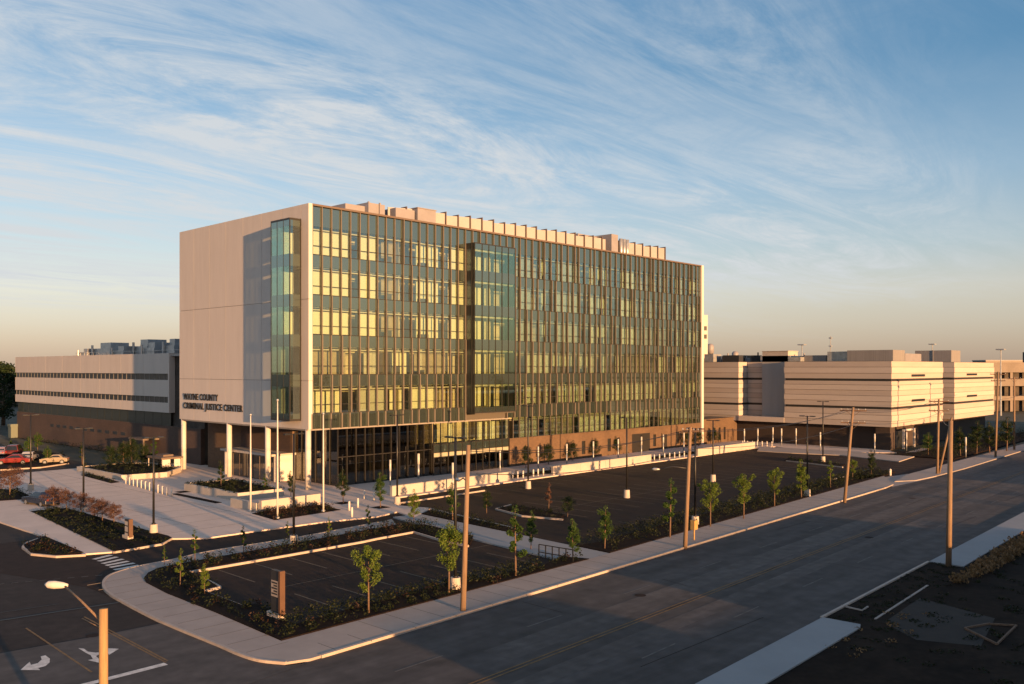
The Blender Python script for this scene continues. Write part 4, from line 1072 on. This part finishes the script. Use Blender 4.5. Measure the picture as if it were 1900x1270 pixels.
def inside(p,poly):
    c=False; n=len(poly)
    for i in range(n):
        a,b=poly[i],poly[(i+1)%n]
        if (a[1]>p[1])!=(b[1]>p[1]) and p[0]<(b[0]-a[0])*(p[1]-a[1])/(b[1]-a[1])+a[0]: c=not c
    return c
def planting(poly,dens,h,leaf,label_='',name='shrubs',seed=1,size=.095,z=.15,clump=22,spread=.30,flat=1.):
    rg=random.Random(seed); mb=MB(); xs=[p[0] for p in poly]; ys_=[p[1] for p in poly]
    A=(max(xs)-min(xs))*(max(ys_)-min(ys_))
    for _ in range(int(A*dens)):
        p=(rg.uniform(min(xs),max(xs)),rg.uniform(min(ys_),max(ys_)))
        if not inside(p,poly): continue
        hh=h*rg.uniform(.5,1.2); leaves(mb,rg,(p[0],p[1],z+hh*.5),(spread,spread,hh*.5),clump,size,flat)
    o=mb.obj(name,M_leaf[leaf]); o['kind']='stuff'; return o
planting(BEDS['north'],2.2,.65,4,seed=1); planting(BEDS['north'],1.1,.6,5,seed=2)
planting(BEDS['west'],1.6,.55,4,seed=3); planting(BEDS['west'],.35,.5,5,seed=4)
planting(BEDS['east'],2.5,.8,4,seed=5); planting(BEDS['road'],1.6,.75,4,seed=6); planting(BEDS['lotside'],2.4,.7,4,seed=7)
planting(BEDS['island'],1.6,.4,4,seed=8); planting(BEDS['plazaisland'],2.0,.28,4,seed=9); planting(BEDS['corner'],1.6,.35,4,seed=10); planting(BEDS['corner'],1.0,.4,5,seed=11)
planting(BEDS['left'],1.6,.7,4,seed=12); planting(BEDS['flag'],2.2,.6,5,seed=13); planting(BEDS['flag'],1.2,.5,4,seed=14)
planting(BEDS['facade'],.9,.6,4,seed=15); planting(BEDS['arc'],.25,.7,4,seed=16); planting(BEDS['jailfront'],.9,1.3,4,seed=17,spread=.5,clump=22)
planting(plA,1.3,.55,4,seed=18,z=.7); planting(plB,2.4,.35,4,seed=19,z=.85); planting(BEDS['eastisl'],1.2,.5,4,seed=20); planting(BEDS['eastisl2'],1.2,.6,4,seed=22)
planting(BEDS['strip'],1.8,.4,4,seed=31)
planting([(2,36),(3.5,36),(3.5,100),(2,100)],1.2,1.0,4,seed=23,z=.1,spread=.5,clump=20)
# hedge rows along the lots
def hedge(a,b,h,seed,leaf=4):
    rg=random.Random(seed); mb=MB(); a=Vector((a[0],a[1])); b=Vector((b[0],b[1])); n=int((b-a).length/.28)
    for k in range(n):
        p=a.lerp(b,(k+rg.random()*.6)/n); hh=h*rg.uniform(.7,1.15); leaves(mb,rg,(p.x+rg.uniform(-.2,.2),p.y+rg.uniform(-.2,.2),.15+hh*.5),(.34,.34,hh*.5),34,.095)
    o=mb.obj('hedge',M_leaf[leaf]); return o
tag(hedge(at(545,1160),at(1003,1053),.85,1),'low clipped dark hedge along the road side of the near lot','hedge')
tag(hedge(at(1092,1010),at(1600,883),1.0,2),'low dark hedge along the road side of the big lot','hedge')
# small tufts along the sidewalk edge of the beds
planting([Vector((p[0],p[1])) for p in P((530,1190),(1088,1042),(1080,1036),(525,1180))],1.6,.4,1 if False else 4,seed=24,size=.10,clump=16,spread=.2)
# vacant ground tufts and golden grass strip
gp=P((1765,1086),(1900,1003),(1960,985),(1960,1010),(1900,1030),(1790,1092))
planting(gp,5.0,.8,6,seed=25,size=.15,z=0,clump=26,flat=2.2,name='dry_grass')
planting([(-14,-66.2),(40,-64.6),(60,-80),(-14,-80)],.4,.12,4,seed=26,size=.10,z=.03,name='weeds',spread=.4)
planting([(-14,-66.2),(0,-66.0),(0,-68),(-16,-69)],.35,.12,6,seed=27,size=.10,z=.03,name='weeds',spread=.35)
planting([(-9.3,-64),(9.3,-63.4),(9.3,-65.4),(-9.3,-66)],2.0,.10,4,seed=28,size=.07,z=.03,name='grass',spread=.3)

# ------------------------------------------------------------------ cars
def car(p,rz,paint,label,L=4.5,Wd=1.8,Hh=1.45,suv=False):
    t=thing('parked_car',label,'car',(p.x,p.y,.0),rz)
    pr=[(-L/2,.35),(-L/2,.8),(-L*.42,.92),(-L*.2,.98),(L*.22,.95),(L*.46,.8),(L/2,.62),(L/2,.3)]
    cab=[(-L*.46,.9),(-L*.40,Hh-.05),(-L*.3,Hh),(L*.02,Hh),(L*.26,.94)] if suv else [(-L*.36,.94),(-L*.2,Hh),(L*.03,Hh),(L*.24,.94)]
    def prof(mb,pp,w0,w1,zref,mi=0):
        n=len(pp); vs=[]
        for s in (-1,1):
            for (x,z) in pp: vs.append((x,s*(w0 if z<=zref else w1),z))
        fs=[tuple(range(n)),tuple(range(2*n-1,n-1,-1))]+[(i,n+i,n+(i+1)%n,(i+1)%n) for i in range(n)]
        mb.add(vs,fs,mi)
    b=MB(); prof(b,pr,Wd/2,Wd/2*.97,.85); prof(b,[(x*1.0,z) for x,z in cab],Wd/2*.95,Wd/2*.72,1.0); bo=b.obj('body',paint,t)
    bv=bo.modifiers.new('bevel','BEVEL'); bv.width=.06; bv.segments=2
    gl=MB()
    for s in (-1,1):
        x0,x1=cab[0][0]+.28,cab[-1][0]-.3
        ya=lambda z: s*(Wd/2*.95+(Wd/2*.72-Wd/2*.95)*(z-.94)/(Hh-.94)+.012)
        gl.add([(x0+.05,ya(1.0),1.0),(x1+.0,ya(1.0),1.0),(x1-L*.15,ya(Hh-.1),Hh-.1),(x0+L*.11,ya(Hh-.1),Hh-.1)],[(0,1,2,3)])
    for (xa,za),(xb,zb) in ((cab[-1],cab[-2]),(cab[0],cab[1])):
        o_=.015 if xa>0 else -.015
        gl.add([(xa*.96+xb*.04+o_,-Wd*.42,za+.07),(xa*.96+xb*.04+o_,Wd*.42,za+.07),(xb+.02*(1 if xa>0 else -1)+o_,Wd*.34,zb-.08),(xb+.02*(1 if xa>0 else -1)+o_,-Wd*.34,zb-.08)],[(0,1,2,3)])
    gl.obj('windows',M_carglass,t)
    for sx in (-.31,.31):
        for s in (-1,1):
            wh=MB().tube([(sx*L,s*(Wd/2-.2),.33),(sx*L,s*(Wd/2+.01),.33)],.33,16).obj('wheel',M_tyre,t)
            MB().tube([(sx*L,s*(Wd/2+.0),.33),(sx*L,s*(Wd/2+.02),.33)],.2,12).obj('rim',M_rim,wh)
    for s in (-1,1): MB().box(L/2-.12,L/2+.01,s*Wd*.36-.16,s*Wd*.36+.16,.6,.74).obj('headlight',M_lampw,t)
    for s in (-1,1): MB().box(-L/2-.01,-L/2+.1,s*Wd*.38-.12,s*Wd*.38+.12,.68,.82).obj('tail_light',mat('red_lens',(.3,.01,.01),.3) if 'red_lens' not in MATS else MATS['red_lens'],t)
    return t
PR=lambda n,c: mat(n,c,.25,spec=.6)
car(at(25,862),R(150),PR('red_paint',(.16,.016,.012)),'bright red car in the car park at the left edge')
car(at(28,845),R(60),PR('maroon_paint',(.10,.02,.02)),'dark maroon car behind the red car',4.8,1.9,1.75,True)
car(at(54,856),R(60),PR('silver_paint',(.30,.30,.33)),'silver-grey car parked right of the red car')
car(at(3,846),R(60),PR('violet_grey_paint',(.22,.16,.2)),'greyish car cut by the left edge')
car(at(101,861),R(150),PR('cream_paint',(.24,.2,.15)),'small pale car at the tip of the car park',3.6,1.6,1.35)
car(at(78,938),R(100),PR('navy_paint',(.012,.018,.04)),'dark blue car by the rust-leaved trees on the plaza drive')
car(Vector((93.5,-50.6,0)),R(182),PR('black_paint_gloss',(.012,.012,.021)),'dark car approaching on the main road at the right edge',4.6,1.85,1.6,True)

# ------------------------------------------------------------------ far things
def ray(px,D): 
    w_=CAM+FW*D+RT*((px-CX)/FX*D); return w_
def zat(y,D): return HC+(HY-y)/FX*D
# pale tower just behind the right edge of the glass facade
q_=ray(1299,190); t=thing('stair_tower','slim pale tower with dark slit windows behind the right edge of the glass facade','tower',(q_.x,q_.y,0),TH)
h=zat(586,190); MB().box(-2,2,-1.2,1.2,0,h).obj('wall',M_white,t)
for z in (.52,.60,.80,.87): MB().box(-2.02,-2.0,-1.0,-.4,h*z,h*z+.9).obj('window',M_darkgl,t)
# distant elevated parking deck at the right
q_=ray(1960,300); t=thing('parking_deck','distant multi-level concrete deck with dark openings at the right edge','parking deck',(q_.x,q_.y,0),TH+.25)
m=MB()
for z0,z1 in ((8.2,10.6),(12.6,15.8),(3.6,5.0)): m.box(-9,9,-17,40,z0,z1)
m.obj('floor_deck',mat('deck_concrete',(.17,.142,.12),.85,.3,.12),t)  # one even dark concrete tone
for k in range(8): MB().box(-8.6,-7.8,-16+k*7,-15+k*7,0,12.6).obj('pillar',M_frame,t)
MB().box(-8,8,-12,6,15.8,19.5).obj('penthouse',M_darkmetal,t); MB().box(-6,9,-16.5,40,0,12.5).obj('core',M_intdark,t)
MB().box(-9.02,-9.0,-3,1,13.4,14.8).obj('sign_plate',M_lampw,t)
# water tanks on the skyline
for px,ytop,D,l in ((1318,638,520,'pinkish water tank on legs on the skyline right of the facade'),(1364,652,560,'smaller round tank on the skyline over the ribbed building')):
    q_=ray(px,D); zt=zat(ytop,D); t=thing('water_tank',l,'water tank',(q_.x,q_.y,0))
    MB().tube([(0,0,zt-6.2),(0,0,zt-5.4),(0,0,zt-1.3),(0,0,zt-.2),(0,0,zt)],[.8,2.1,2.1,1.3,.1],14).obj('tank',M_screen,t,True)
    for k in range(4): MB().tube([(1.7*math.cos(k*1.57),1.7*math.sin(k*1.57),0),(1.6*math.cos(k*1.57),1.6*math.sin(k*1.57),zt-5)],.2,6).obj('leg',M_frame,t)
# masts
for px,yt,D,l in ((1541,624,330,'thin lattice mast on the skyline behind the ribbed building'),(1488,641,300,'distant tall light pole left of the mast'),(1730,640,330,'distant light pole behind the right roof boxes'),(1857,650,260,'distant light pole at the right of the ribbed building')):
    q_=ray(px,D); zt=zat(yt,D); mb=MB().tube([(0,0,0),(0,0,zt)],[.28,.16],6)
    if px==1541:
        for z in (zt-1,zt-4): mb.box(-.5,.5,-.5,.5,z,z+.5)
    else: mb.box(-1.1,1.1,-1.1,1.1,zt,zt+.35)
    o=mb.obj('mast',M_galv); o.location=(q_.x,q_.y,0); tag(o,l,'mast')
# low distant roofs on the skyline
rf=random.Random(33)
for k,(px,D,wd,h,l,mt) in enumerate(((1385,330,16,16.5,'low distant grey building on the skyline over the recess',M_galv),(1335,360,14,15.5,'distant brown building right of the facade edge',M_frame),(1425,300,10,16.0,'distant dark building block over the recess',M_darkmetal),
      (1895,420,40,17.5,'distant flat building behind the parking deck',M_frame),(1885,340,24,9,'shaded low building beyond the far sidewalk',M_brickwing),(-40,330,50,9,'low distant building behind the trees at the left',M_intdark))):
    q_=ray(px,D); t=thing('distant_building',l,'building',(q_.x,q_.y,0),TH); MB().box(-6,6,-wd/2,wd/2,0,h).obj('wall',mt,t); MB().box(-6.2,6.2,-wd/2-.2,wd/2+.2,h,h+.4).obj('roof',M_roof,t)
# woods closing the horizon, and the trees across the road behind the camera that shade it
def wood(name,spots_,leaf,seed,n=90,sz=.8):
    rg=random.Random(seed); mb=MB()
    for (x,y,h,wd) in spots_:
        mb.tube([(x,y,0),(x,y,h*.6)],[.25,.1],5,1)
        for _ in range(5):
            a=rg.uniform(0,6.28); rr_=wd*rg.uniform(.1,.6); leaves(mb,rg,(x+math.cos(a)*rr_,y+math.sin(a)*rr_,h*rg.uniform(.4,.85)),(wd*.5,wd*.5,h*.24),n//5,sz)
    o=mb.obj(name,[M_leaf[leaf],M_bark]); o['kind']='stuff'; return o
rg=random.Random(8); S=[]
for k in range(170):
    px=rg.uniform(-150,2150); D=rg.uniform(480,760); q_=ray(px,D); S.append((q_.x,q_.y,zat(rg.uniform(672,684),D),rg.uniform(7,12)))
wood('far_wood',S,2,1,70,1.5)
S=[]
for k in range(46):
    S.append((rg.uniform(-90,330),rg.uniform(-330,-250),rg.uniform(8,13),rg.uniform(4,8)))
for k in range(34): S.append((rg.uniform(-270,-170),rg.uniform(20,330),rg.uniform(12,20),rg.uniform(5,9)))
wood('roadside_wood',S,2,2,260,.9)
S=[(rg.uniform(34,62),rg.uniform(-112,-96),rg.uniform(4.0,6.0),rg.uniform(1.5,2.4)) for k in range(5)]
wood('added_shade_trees',S,2,4,150,.28)  # unseen trees added to dapple the light on the near sidewalk
# low buildings added south of the road, unseen, to throw the long evening shade
for k,(a,b,y0,y1,h,l) in enumerate(((102,190,-96,-80,7.6,'long unseen brick block added to shade the base of the ribbed building'),(-34,-24,-100,-90,3.3,'unseen brick shed added to shade the near sidewalk, nearest the camera'),(-24,-15,-100,-90,2.3,'lower unseen brick shed added between two sheds to shorten their shade'),(-15,16,-100,-90,3.3,'unseen brick shed added to shade the main road, left of the gap'),(56,84,-101,-89,3.2,'unseen brick shed added to shade the main road, right of the gap'),(-75,-26,-135,-122,4.4,'unseen brick shed added behind the camera to cast shade'))):
    t=thing('added_shade_building',l,'building')
    MB().box(a,b,y0,y1,0,h-.3).obj('wall',M_brick,t); MB().box(a-.3,b+.3,y0-.3,y1+.3,h-.3,h).obj('roof',M_roof,t)
    for j in range(int((b-a)/10)): MB().box(a+3+j*10,a+6+j*10,y1+.002,y1+.06,1.0,2.3).obj('window',M_darkgl,t)
